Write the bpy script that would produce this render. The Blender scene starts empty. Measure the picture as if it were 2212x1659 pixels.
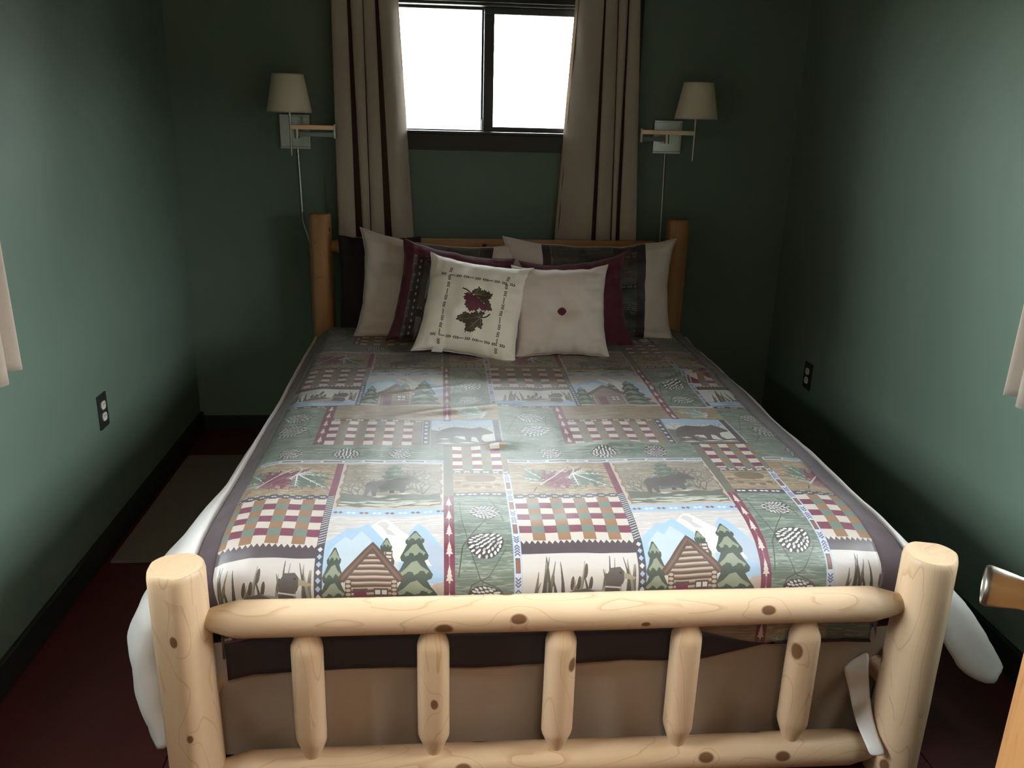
import bpy, bmesh, math, random
import numpy as np
from mathutils import Vector, Matrix, noise
R = math.radians
random.seed(4)
SC = bpy.context.scene
COL = SC.collection

# ================================================================ camera, sky, exposure
def cam_basis(pitch, yaw, roll):
    f = Vector((math.sin(yaw)*math.cos(pitch), math.cos(yaw)*math.cos(pitch), -math.sin(pitch)))
    r = Vector((math.cos(yaw), -math.sin(yaw), 0)); u = r.cross(f)
    return r*math.cos(roll)+u*math.sin(roll), u*math.cos(roll)-r*math.sin(roll), f
_r, _u, _f = cam_basis(.311688, .087877, .026505)
cam_data = bpy.data.cameras.new('camera'); cam_data.sensor_width = 36; cam_data.lens = 1807.5/2212*36
cam_data.clip_start = .02
camera = bpy.data.objects.new('camera', cam_data); COL.objects.link(camera)
camera.matrix_world = Matrix(((_r.x, _u.x, -_f.x, -.2725), (_r.y, _u.y, -_f.y, -1.600), (_r.z, _u.z, -_f.z, 1.5236), (0, 0, 0, 1)))
SC.camera = camera

SKY, HALL, EXPO = 41.0, 27.0, 0.0
world = bpy.data.worlds.new('overcast sky'); SC.world = world; world.use_nodes = True
_bg = world.node_tree.nodes['Background']; _bg.inputs[0].default_value = (.90, .96, 1.0, 1); _bg.inputs[1].default_value = SKY
def portal(name, loc, rot, sx, sy):
    l = bpy.data.lights.new(name, 'AREA'); l.shape = 'RECTANGLE'; l.size = sx; l.size_y = sy; l.cycles.is_portal = True
    o = bpy.data.objects.new(name, l); o.location = loc; o.rotation_euler = rot; COL.objects.link(o)
XL, XR, YB, YD, ZC = -1.458, 1.386, 2.39, -1.365, 2.42      # inner faces of the room
WF = (-.665, .54, 1.445, 1.985)                              # window openings: a0, a1, z0, z1
WL = (-.72, .32, .95, 1.85)
WR = (-.60, .36, .95, 1.80)
portal('portal_front', ((WF[0]+WF[1])/2, YB+.16, (WF[2]+WF[3])/2), (R(-90), 0, 0), WF[1]-WF[0], WF[3]-WF[2])
portal('portal_left', (XL-.16, (WL[0]+WL[1])/2, (WL[2]+WL[3])/2), (0, R(-90), 0), WL[3]-WL[2], WL[1]-WL[0])
portal('portal_right', (XR+.16, (WR[0]+WR[1])/2, (WR[2]+WR[3])/2), (0, R(90), 0), WR[3]-WR[2], WR[1]-WR[0])
_l = bpy.data.lights.new('hall_light', 'AREA'); _l.shape = 'DISK'; _l.size = .5; _l.energy = HALL; _l.color = (1.0, .86, .68)
hall_light = bpy.data.objects.new('hall_light', _l); hall_light.location = (-.15, -2.3, 2.3); COL.objects.link(hall_light)
SC.view_settings.view_transform = 'Standard'; SC.view_settings.look = 'None'
SC.view_settings.exposure = EXPO; SC.view_settings.gamma = 1.0; SC.view_settings.use_curve_mapping = False
SC.cycles.use_denoising = True
SC.cycles.max_bounces = 8; SC.cycles.diffuse_bounces = 5; SC.cycles.transparent_max_bounces = 12

# ================================================================ helpers
def s2l(c):
    return tuple(((q/255)/12.92 if q/255 <= .04045 else ((q/255+.055)/1.055)**2.4) for q in c)
def new_mat(name):
    m = bpy.data.materials.new(name); m.use_nodes = True
    nt = m.node_tree; return m, nt, nt.nodes, nt.links, nt.nodes['Principled BSDF']
def N(nodes, t, **k):
    n = nodes.new(t)
    for a, b in k.items(): setattr(n, a, b)
    return n
def mixrgb(nodes, links, fac, a, b, mode='MIX'):
    n = nodes.new('ShaderNodeMix'); n.data_type = 'RGBA'; n.blend_type = mode
    for sock, v in ((n.inputs[0], fac), (n.inputs[6], a), (n.inputs[7], b)):
        if hasattr(v, 'is_linked'): links.new(v, sock)
        elif isinstance(v, (int, float)): sock.default_value = v
        else: sock.default_value = (*v, 1)
    return n.outputs[2]
def math_(nodes, links, op, a, b=None):
    n = nodes.new('ShaderNodeMath'); n.operation = op
    for k, v in enumerate((a, b)):
        if v is None: continue
        if hasattr(v, 'is_linked'): links.new(v, n.inputs[k])
        else: n.inputs[k].default_value = v
    return n.outputs[0]
def plain(name, col, rough=.6, metal=0, var=.08, scale=8, bump=0, bscale=60, spec=.5, sheen=0, coat=0):
    """one colour with a little cloudy variation and fine relief"""
    m, nt, nd, lk, bs = new_mat(name)
    c = s2l(col)
    tc = N(nd, 'ShaderNodeTexCoord')
    nz = N(nd, 'ShaderNodeTexNoise'); nz.inputs['Scale'].default_value = scale; nz.inputs['Detail'].default_value = 3
    lk.new(tc.outputs['Object'], nz.inputs['Vector'])
    out = mixrgb(nd, lk, nz.outputs[0], tuple(q*(1-var) for q in c), tuple(min(1, q*(1+var)) for q in c))
    lk.new(out, bs.inputs['Base Color'])
    bs.inputs['Roughness'].default_value = rough; bs.inputs['Metallic'].default_value = metal
    bs.inputs['Specular IOR Level'].default_value = spec
    bs.inputs['Sheen Weight'].default_value = sheen; bs.inputs['Coat Weight'].default_value = coat
    if bump:
        n2 = N(nd, 'ShaderNodeTexNoise'); n2.inputs['Scale'].default_value = bscale; n2.inputs['Detail'].default_value = 4
        lk.new(tc.outputs['Object'], n2.inputs['Vector'])
        b = N(nd, 'ShaderNodeBump'); b.inputs['Strength'].default_value = bump; b.inputs['Distance'].default_value = .004
        lk.new(n2.outputs[0], b.inputs['Height']); lk.new(b.outputs[0], bs.inputs['Normal'])
    return m
def pine(name, pale, dark, line, knot, knots=.5):
    """peeled log: streaks along the grain, contour figure and scattered knots, on the log's own UV in metres"""
    m, nt, nd, lk, bs = new_mat(name)
    uv = N(nd, 'ShaderNodeUVMap'); oi = N(nd, 'ShaderNodeObjectInfo')
    off = N(nd, 'ShaderNodeVectorMath', operation='SCALE'); off.inputs[0].default_value = (7.3, 13.1, 5.7); lk.new(oi.outputs['Random'], off.inputs['Scale'])
    add = N(nd, 'ShaderNodeVectorMath', operation='ADD'); lk.new(uv.outputs[0], add.inputs[0]); lk.new(off.outputs[0], add.inputs[1])
    def mapped(sx, sy):
        mp = N(nd, 'ShaderNodeMapping'); mp.inputs['Scale'].default_value = (sx, sy, 1); lk.new(add.outputs[0], mp.inputs['Vector']); return mp.outputs[0]
    n1 = N(nd, 'ShaderNodeTexNoise'); n1.inputs['Scale'].default_value = 1; n1.inputs['Detail'].default_value = 4; lk.new(mapped(38, 2.6), n1.inputs['Vector'])
    n2 = N(nd, 'ShaderNodeTexNoise'); n2.inputs['Scale'].default_value = 1; n2.inputs['Detail'].default_value = 1; lk.new(mapped(8, 2.2), n2.inputs['Vector'])
    n3 = N(nd, 'ShaderNodeTexNoise'); n3.inputs['Scale'].default_value = 1; n3.inputs['Detail'].default_value = 1.5; lk.new(mapped(9, 1.5), n3.inputs['Vector'])
    vo = N(nd, 'ShaderNodeTexVoronoi'); vo.voronoi_dimensions = '2D'; vo.inputs['Scale'].default_value = 1; lk.new(mapped(7.5, 5.2), vo.inputs['Vector'])
    sep = N(nd, 'ShaderNodeSeparateColor'); lk.new(vo.outputs['Color'], sep.inputs[0])
    has = math_(nd, lk, 'LESS_THAN', sep.outputs[0], knots)
    # figure bends round the knots
    dd = math_(nd, lk, 'MULTIPLY', math_(nd, lk, 'POWER', 2.718, math_(nd, lk, 'MULTIPLY', vo.outputs['Distance'], -4.0)), has)
    fig = math_(nd, lk, 'ADD', math_(nd, lk, 'MULTIPLY', n3.outputs[0], 9.0), math_(nd, lk, 'MULTIPLY', dd, 2.2))
    fr = math_(nd, lk, 'FRACT', fig)
    ln = N(nd, 'ShaderNodeMapRange'); lk.new(fr, ln.inputs[0]); ln.inputs[1].default_value = 0; ln.inputs[2].default_value = .10; ln.inputs[3].default_value = 1; ln.inputs[4].default_value = 0
    c1 = mixrgb(nd, lk, n1.outputs[0], s2l(dark), s2l(pale))
    cr = N(nd, 'ShaderNodeMapRange'); lk.new(n2.outputs[0], cr.inputs[0]); cr.inputs[1].default_value = .45; cr.inputs[2].default_value = .75; cr.inputs[4].default_value = .55
    c2 = mixrgb(nd, lk, cr.outputs[0], c1, s2l(dark))
    c3 = mixrgb(nd, lk, math_(nd, lk, 'MULTIPLY', ln.outputs[0], .55), c2, s2l(line))
    size = math_(nd, lk, 'MULTIPLY', math_(nd, lk, 'ADD', sep.outputs[1], .55), .082)
    kd = N(nd, 'ShaderNodeMapRange'); lk.new(math_(nd, lk, 'DIVIDE', vo.outputs['Distance'], size), kd.inputs[0]); kd.inputs[1].default_value = .75; kd.inputs[2].default_value = 1.05; kd.inputs[3].default_value = 1; kd.inputs[4].default_value = 0
    kf = math_(nd, lk, 'MULTIPLY', kd.outputs[0], has)
    kc = mixrgb(nd, lk, n1.outputs[0], tuple(q*.75 for q in s2l(knot)), s2l(knot))
    c4 = mixrgb(nd, lk, kf, c3, kc)
    lk.new(c4, bs.inputs['Base Color']); bs.inputs['Roughness'].default_value = .42; bs.inputs['Specular IOR Level'].default_value = .4
    b = N(nd, 'ShaderNodeBump'); b.inputs['Strength'].default_value = .12; b.inputs['Distance'].default_value = .004
    lk.new(math_(nd, lk, 'ADD', n1.outputs[0], math_(nd, lk, 'MULTIPLY', n2.outputs[0], 2.0)), b.inputs['Height']); lk.new(b.outputs[0], bs.inputs['Normal'])
    return m

def obj(name, verts, faces, mat, parent=None, smooth=True, uvs=None, mats=None, loc=None):
    me = bpy.data.meshes.new(name)
    me.from_pydata([tuple(v) for v in verts], [], [tuple(f) for f in faces])
    if mat is not None: me.materials.append(mat)
    if uvs is not None:
        ul = me.uv_layers.new(name='UVMap')
        vi = np.empty(len(me.loops), np.int32); me.loops.foreach_get('vertex_index', vi)
        if len(uvs) == len(verts): arr = np.asarray(uvs, np.float32)[vi]
        else: arr = np.asarray(uvs, np.float32)          # per loop
        ul.data.foreach_set('uv', arr.ravel())
    if smooth: me.polygons.foreach_set('use_smooth', [True]*len(me.polygons))
    me.update()
    o = bpy.data.objects.new(name, me); COL.objects.link(o)
    if parent: o.parent = parent
    if loc: o.location = loc
    return o
def tag(o, label=None, cat=None, group=None, kind=None):
    if label: o['label'] = label
    if cat: o['category'] = cat
    if group: o['group'] = group
    if kind: o['kind'] = kind
    return o
def empty(name, loc=(0, 0, 0)):
    o = bpy.data.objects.new(name, None); o.empty_display_size = .1; o.location = loc; COL.objects.link(o); return o
class MB:
    """collects boxes, tubes and lathes into one mesh"""
    def __init__(s): s.v = []; s.f = []
    def add(s, v, f):
        n = len(s.v); s.v += [tuple(q) for q in v]; s.f += [tuple(i+n for i in q) for q in f]; return s
    def box(s, x0, y0, z0, x1, y1, z1, bev=0, M=None):
        bm = bmesh.new(); bmesh.ops.create_cube(bm, size=1)
        for v in bm.verts: v.co = Vector(((x0+x1)/2+v.co.x*(x1-x0), (y0+y1)/2+v.co.y*(y1-y0), (z0+z1)/2+v.co.z*(z1-z0)))
        if bev: bmesh.ops.bevel(bm, geom=bm.edges[:], offset=bev, segments=2, affect='EDGES', profile=.6)
        bm.verts.index_update()
        vs = [(M @ v.co if M else v.co.copy()) for v in bm.verts]; fs = [[v.index for v in f.verts] for f in bm.faces]
        bm.free(); return s.add(vs, fs)
    def lathe(s, prof, n=24, M=None, cap=True):
        vs, fs = [], []
        for r, z in prof:
            for k in range(n): vs.append(Vector((r*math.cos(2*math.pi*k/n), r*math.sin(2*math.pi*k/n), z)))
        m = len(prof)
        for i in range(m-1):
            for k in range(n): fs.append((i*n+k, i*n+(k+1) % n, (i+1)*n+(k+1) % n, (i+1)*n+k))
        if cap: fs.append(tuple(range(n-1, -1, -1))); fs.append(tuple((m-1)*n+k for k in range(n)))
        if M: vs = [M @ v for v in vs]
        return s.add(vs, fs)
    def tube(s, pts, r, n=8):
        P = [Vector(p) for p in pts]; vs, fs = [], []
        for i, p in enumerate(P):
            t = (P[min(i+1, len(P)-1)]-P[max(i-1, 0)]).normalized()
            a = t.orthogonal().normalized() if i == 0 else (a-t*a.dot(t)).normalized()
            b = t.cross(a)
            for k in range(n): q = 2*math.pi*k/n; vs.append(p+(a*math.cos(q)+b*math.sin(q))*r)
        for i in range(len(P)-1):
            for k in range(n): fs.append((i*n+k, i*n+(k+1) % n, (i+1)*n+(k+1) % n, (i+1)*n+k))
        fs.append(tuple(range(n-1, -1, -1))); fs.append(tuple((len(P)-1)*n+k for k in range(n)))
        return s.add(vs, fs)
    def build(s, name, mat, parent=None, smooth=False):
        o = obj(name, s.v, s.f, mat, parent, smooth)
        if smooth == 'auto': pass
        return o
def auto_smooth(o, ang=35):
    """smooth faces, sharp edges where the surface turns hard"""
    me = o.data; bm = bmesh.new(); bm.from_mesh(me)
    for f in bm.faces: f.smooth = True
    for e in bm.edges:
        if len(e.link_faces) == 2 and e.calc_face_angle(0) > R(ang): e.smooth = False
    bm.to_mesh(me); bm.free(); return o
def box(name, x0, y0, z0, x1, y1, z1, mat, parent=None, bev=0):
    return MB().box(x0, y0, z0, x1, y1, z1, bev).build(name, mat, parent)
def struct(o): o['kind'] = 'structure'; return o
def smooth01(t): t = max(0., min(1., t)); return t*t*(3-2*t)
def interp(K, V, x):
    return np.interp(x, K, V)
def img_from(name, a):
    h, w = a.shape[:2]
    im = bpy.data.images.new(name, w, h)
    px = np.ones((h, w, 4), np.float32); px[..., :3] = np.clip(a, 0, 1)
    im.pixels.foreach_set(px.ravel()); im.update(); im.pack(); return im
def cloth_print(name, canvas_array, rough=.48, ext='REPEAT', bump=.25, spec=.4):
    """flat print on woven cloth; the print is painted above by this script"""
    m, nt, nd, lk, bs = new_mat(name)
    uv = N(nd, 'ShaderNodeUVMap')
    t = N(nd, 'ShaderNodeTexImage'); t.image = img_from(name+'_print', canvas_array); t.extension = ext; t.interpolation = 'Linear'
    lk.new(uv.outputs[0], t.inputs['Vector'])
    lk.new(t.outputs['Color'], bs.inputs['Base Color'])
    bs.inputs['Roughness'].default_value = rough; bs.inputs['Specular IOR Level'].default_value = spec; bs.inputs['Sheen Weight'].default_value = .1
    tc = N(nd, 'ShaderNodeTexCoord')
    n2 = N(nd, 'ShaderNodeTexNoise'); n2.inputs['Scale'].default_value = 14; n2.inputs['Detail'].default_value = 5; n2.inputs['Distortion'].default_value = .6
    lk.new(tc.outputs['Object'], n2.inputs['Vector'])
    b = N(nd, 'ShaderNodeBump'); b.inputs['Strength'].default_value = bump; b.inputs['Distance'].default_value = .012
    lk.new(n2.outputs[0], b.inputs['Height']); lk.new(b.outputs[0], bs.inputs['Normal'])
    return m
# ---------------------------------------------------------------- printed cloth
PX = 2000.0            # pixels per metre of cloth
rng = np.random.RandomState(7)

def vnoise(h, w, ch, cw, seed):
    """smooth value noise, cell size ch x cw pixels, tiling"""
    r = np.random.RandomState(seed)
    gh, gw = max(2, int(round(h/ch))), max(2, int(round(w/cw)))
    g = r.rand(gh, gw)
    def ax(n, gn):
        t = np.arange(n)/n*gn; i = t.astype(int) % gn; f = t-np.floor(t); f = f*f*(3-2*f)
        return i, (i+1) % gn, f
    i0, i1, fy = ax(h, gh); j0, j1, fx = ax(w, gw)
    a = g[i0][:, j0]*(1-fx)+g[i0][:, j1]*fx
    b = g[i1][:, j0]*(1-fx)+g[i1][:, j1]*fx
    return a*(1-fy[:, None])+b*fy[:, None]

class Canvas:
    def __init__(self, w, h, col):
        self.W, self.H = int(round(w*PX)), int(round(h*PX))
        self.a = np.empty((self.H, self.W, 3), np.float32); self.a[:] = np.array(col, np.float32)/255
        self.clip = None
    def _box(self, x0, y0, x1, y1):
        i0, i1 = int(math.floor(y0*PX)), int(math.ceil(y1*PX))
        j0, j1 = int(math.floor(x0*PX)), int(math.ceil(x1*PX))
        if self.clip:
            cx0, cy0, cx1, cy1 = [int(round(q*PX)) for q in self.clip]
            i0, i1, j0, j1 = max(i0, cy0), min(i1, cy1), max(j0, cx0), min(j1, cx1)
        return max(i0, 0), min(i1, self.H), max(j0, 0), min(j1, self.W)
    def rect(self, x0, y0, x1, y1, col):
        i0, i1, j0, j1 = self._box(x0, y0, x1, y1)
        if i1 > i0 and j1 > j0: self.a[i0:i1, j0:j1] = np.array(col)/255
    def wood(self, x0, y0, x1, y1, ca, cb, cc, seed):
        """horizontal brushed streaks between three inks"""
        i0, i1, j0, j1 = self._box(x0, y0, x1, y1)
        h, w = i1-i0, j1-j0
        if h < 2 or w < 2: return
        n = .55*vnoise(h, w, 6, 120, seed)+.45*vnoise(h, w, 3, 34, seed+1)
        m = vnoise(h, w, 7, 60, seed+2)*.6+vnoise(h, w, 4, 22, seed+3)*.4
        A, B, Cc = [np.array(q, np.float32)/255 for q in (ca, cb, cc)]
        t = np.clip((n-.47)*7+.5, 0, 1)[..., None]
        c = A*(1-t)+B*t
        t2 = np.clip((m-.60)*12, 0, 1)[..., None]
        self.a[i0:i1, j0:j1] = c*(1-t2)+Cc*t2
    def poly(self, pts, col, alpha=1.0):
        p = np.array(pts, float)
        i0, i1, j0, j1 = self._box(p[:, 0].min(), p[:, 1].min(), p[:, 0].max(), p[:, 1].max())
        if i1 <= i0 or j1 <= j0: return
        yy = (np.arange(i0, i1)+.5)/PX; xx = (np.arange(j0, j1)+.5)/PX
        ins = np.zeros((i1-i0, j1-j0), bool)
        q = np.roll(p, -1, 0)
        for (ax, ay), (bx, by) in zip(p, q):
            if ay == by: continue
            rows = (yy >= min(ay, by)) & (yy < max(ay, by))
            if not rows.any(): continue
            xc = ax+(yy[rows]-ay)*(bx-ax)/(by-ay)
            ins[rows] ^= xx[None, :] < xc[:, None]
        s = self.a[i0:i1, j0:j1]
        c = np.array(col, np.float32)/255
        s[ins] = c if alpha >= 1 else s[ins]*(1-alpha)+c*alpha
    def ell(self, cx, cy, rx, ry, col, ang=0, n=28, alpha=1.0):
        ca, sa = math.cos(ang), math.sin(ang)
        self.poly([(cx+rx*math.cos(t)*ca-ry*math.sin(t)*sa, cy+rx*math.cos(t)*sa+ry*math.sin(t)*ca)
                   for t in [2*math.pi*k/n for k in range(n)]], col, alpha)
    def line(self, pts, w, col, w1=None):
        w1 = w if w1 is None else w1
        n = len(pts)-1
        for k in range(n):
            (ax, ay), (bx, by) = pts[k], pts[k+1]
            d = math.hypot(bx-ax, by-ay) or 1e-9
            nx, ny = -(by-ay)/d, (bx-ax)/d
            wa = (w+(w1-w)*k/n)/2; wb = (w+(w1-w)*(k+1)/n)/2
            self.poly([(ax+nx*wa, ay+ny*wa), (bx+nx*wb, by+ny*wb), (bx-nx*wb, by-ny*wb), (ax-nx*wa, ay-ny*wa)], col)
    def chevrons(self, x, y, n, pitch, w, h, col, horiz=True, sgn=1, t=.0022):
        for k in range(n):
            q = k*pitch
            if horiz: self.line([(x+q-sgn*w/2, y-h/2), (x+q+sgn*w/2, y), (x+q-sgn*w/2, y+h/2)], t, col)
            else: self.line([(x-h/2, y+q-sgn*w/2), (x, y+q+sgn*w/2), (x+h/2, y+q-sgn*w/2)], t, col)

BURG = (128, 42, 68); DK = (78, 64, 70); TAN = (160, 108, 66); CREAM = (224, 210, 196); GREEN = (108, 128, 114)
DGREEN = (62, 76, 62); SAGE = (146, 156, 126); BLUE = (160, 196, 232); PALE = (216, 222, 226); WHITE = (238, 234, 230)
WOODA = (176, 148, 112); WOODB = (150, 122, 88); WOODC = (196, 174, 142); BARK = (92, 66, 54); RUST = (150, 84, 56)
GRA, GRB, GRC = (96, 112, 98), (118, 134, 116), (148, 160, 142)

def cone(c, cx, cy, rx, ry, ang, seed):
    r = np.random.RandomState(seed)
    ca, sa = math.cos(ang), math.sin(ang)
    T = lambda x, y: (cx+x*ca-y*sa, cy+x*sa+y*ca)
    c.poly([T(rx*1.05*math.cos(t), ry*1.05*math.sin(t)*(1-.18*math.cos(t))) for t in np.linspace(0, 6.28, 26)[:-1]], (66, 58, 58))
    rows = 8
    for i in range(rows):
        x = -rx+2*rx*(i+.5)/rows
        hh = ry*math.sqrt(max(0, 1-(x/rx)**2))*(1-.12*x/rx)
        m = max(2, int(round(2*hh/(.0098*ry/.036))))
        for j in range(m):
            y = -hh+2*hh*(j+.5)/m+(r.rand()-.5)*.002
            a = (y/ry)*.9+(r.rand()-.5)*.3
            l, w = rx/rows*1.22, rx/rows*.62
            xo = x+(.5 if j % 2 else -.2)*rx/rows
            q = [(-l*.8, -w*.35), (-l*.1, -w), (l*.7, -w*.7), (l, 0), (l*.7, w*.7), (-l*.1, w), (-l*.8, w*.35)]
            c.poly([T(xo-(px*math.cos(a)-py*math.sin(a)), y+px*math.sin(a)+py*math.cos(a)) for px, py in q],
                   WHITE if r.rand() > .2 else (196, 192, 188))

LEAF = [(0, -.40), (.05, -.16), (.30, -.36), (.22, -.17), (.50, -.16), (.34, -.06), (.66, .14), (.34, .10), (.40, .28), (.17, .14),
        (.22, .44), (.10, .30), (0, .76), (-.10, .30), (-.22, .44), (-.17, .14), (-.40, .28), (-.34, .10), (-.66, .14),
        (-.34, -.06), (-.50, -.16), (-.22, -.17), (-.30, -.36), (-.05, -.16)]
def serr(pts, a):
    out = []
    n = len(pts)
    for k in range(n):
        (x0, y0), (x1, y1) = pts[k], pts[(k+1) % n]
        out.append((x0, y0))
        for q, s in ((.33, a), (.66, -a)):
            d = math.hypot(x1-x0, y1-y0) or 1
            out.append((x0+(x1-x0)*q-(y1-y0)/d*s, y0+(y1-y0)*q+(x1-x0)/d*s))
    return out
def leaf(c, cx, cy, size, ang, col, vein, stem=None, sx=1.0, edge=None):
    ca, sa = math.cos(ang), math.sin(ang)
    T = lambda p: (cx+(p[0]*sx*ca-p[1]*sa)*size, cy+(p[0]*sx*sa+p[1]*ca)*size)
    if edge: c.poly([T((x*1.07, y*1.07)) for x, y in serr(LEAF, .035)], edge)
    c.poly([T(p) for p in serr(LEAF, .035)], col)
    if vein:
        for e in ((0, .58), (.46, .10), (-.46, .10), (.30, -.26), (-.30, -.26)):
            c.line([T((0, -.35)), T(e)], size*.045, vein, size*.008)
            for q in (.45, .65, .82):
                bx, by = e[0]*q, -.35+(e[1]+.35)*q
                for s in (-1, 1):
                    dx, dy = e[0], e[1]+.35; d = math.hypot(dx, dy)
                    c.line([T((bx, by)), T((bx+(dx*.8-s*dy*.8)/d*.10, by+(dy*.8+s*dx*.8)/d*.10))], size*.022, vein, size*.005)
    if stem: c.line([T((0, -.35)), T((.03, -.6)), T((.12, -.82))], size*.045, stem)

def spruce(c, x, y0, h, w, out, inn, tiers=4, seed=0):
    r = np.random.RandomState(seed)
    c.rect(x-.006, y0-.012, x+.006, y0+.02, BARK)
    for k in range(tiers):
        f0, f1 = k/tiers, min(1.0, (k+1.45)/tiers)
        wb = w*(1-f0*.80); wt = wb*.30 if k < tiers-1 else .002
        ya, yb = y0+h*f0, y0+h*f1
        c.poly([(x-wb, ya+.012), (x-wb*.92, ya+.002), (x-wb*.5, ya-.006), (x, ya+.002), (x+wb*.5, ya-.006), (x+wb*.94, ya+.003), (x+wb, ya+.013),
                (x+wb*.72, ya+(yb-ya)*.45), (x+wt, yb), (x-wt, yb), (x-wb*.72, ya+(yb-ya)*.45)], out)
    for k in range(tiers):
        f0, f1 = k/tiers, min(.97, (k+1.0)/tiers)
        wb = w*(1-f0*.80)*.80
        ya, yb = y0+h*f0+h*.035, y0+h*f1
        p = [(x-wb, ya+.010)]
        m = 5
        for j in range(m):
            q = -1+2*(j+.5)/m
            p += [(x+wb*(q-.12), ya+.006+.010*r.rand()), (x+wb*q, ya+(yb-ya)*(.35 if j % 2 else .1))]
        p += [(x+wb, ya+.012), (x+wb*.5, ya+(yb-ya)*.6), (x+wb*.16, yb), (x-wb*.2, yb-.004), (x-wb*.55, ya+(yb-ya)*.55)]
        c.poly(p, inn)

def branches(c, x, y, a, l, w, col, r, depth):
    x1, y1 = x+l*math.cos(a), y+l*math.sin(a)
    c.line([(x, y), (x1, y1)], w, col, w*.7)
    if depth:
        for s in (-1, 1):
            branches(c, x1, y1, a+s*(.35+.35*r.rand()), l*(.62+.2*r.rand()), w*.68, col, r, depth-1)

BEAR = [(0, .30), (.03, .50), (.10, .66), (.20, .76), (.32, .82), (.45, .80), (.58, .76), (.70, .78), (.78, .84), (.83, .80), (.90, .70), (.99, .58),
        (1.0, .52), (.94, .48), (.86, .46), (.80, .40), (.78, .24), (.84, .10), (.88, .04), (.78, .03), (.73, .12), (.70, .30), (.62, .34),
        (.60, .16), (.64, .04), (.54, .03), (.52, .14), (.50, .34), (.36, .36), (.30, .26), (.34, .10), (.38, .03), (.27, .03), (.22, .16), (.17, .30),
        (.12, .16), (.08, .03), (-.03, .03), (.02, .12)]
MOOSE = [(.02, .55), (.04, .68), (.12, .75), (.26, .76), (.42, .78), (.55, .86), (.64, .84), (.70, .90), (.74, .98), (.80, .92), (.88, .86), (.97, .72),
         (.98, .66), (.90, .64), (.82, .68), (.76, .60), (.72, .50), (.70, .30), (.72, .02), (.66, .02), (.63, .28), (.60, .42), (.40, .42),
         (.24, .44), (.22, .26), (.26, .02), (.20, .02), (.15, .26), (.12, .40), (.08, .26), (.07, .02), (.01, .02), (.03, .30)]
def sil(c, pts, x, y, w, h, col):
    c.poly([(x+p[0]*w, y+p[1]*h) for p in pts], col)

def checks(c, x0, y0, x1, y1, nc, nr, tex=True):
    c.clip = (x0, y0, x1, y1)
    cw, rh = (x1-x0)/nc, (y1-y0)/nr
    for i in range(int(math.ceil(nr))):
        for j in range(int(math.ceil(nc))):
            ev = (j % 2 == 0)
            col = (CREAM if ev else TAN) if i % 2 == 0 else (BURG if ev else GREEN)
            a, b = x0+j*cw, y1-(i+1)*rh
            c.rect(a, b, a+cw, b+rh, col)
            if tex and col is CREAM:
                for k in range(7):
                    c.line([(a, b+rh*(k+.2)/7), (a+cw, b+rh*(k+.75)/7)], .0012, (204, 184, 170))
            if tex and i % 2 == 0:
                for k in range(8): c.poly([(a+cw*k/8, b), (a+cw*(k+.5)/8, b-.003), (a+cw*(k+1)/8, b)], col)
    c.clip = None

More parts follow.
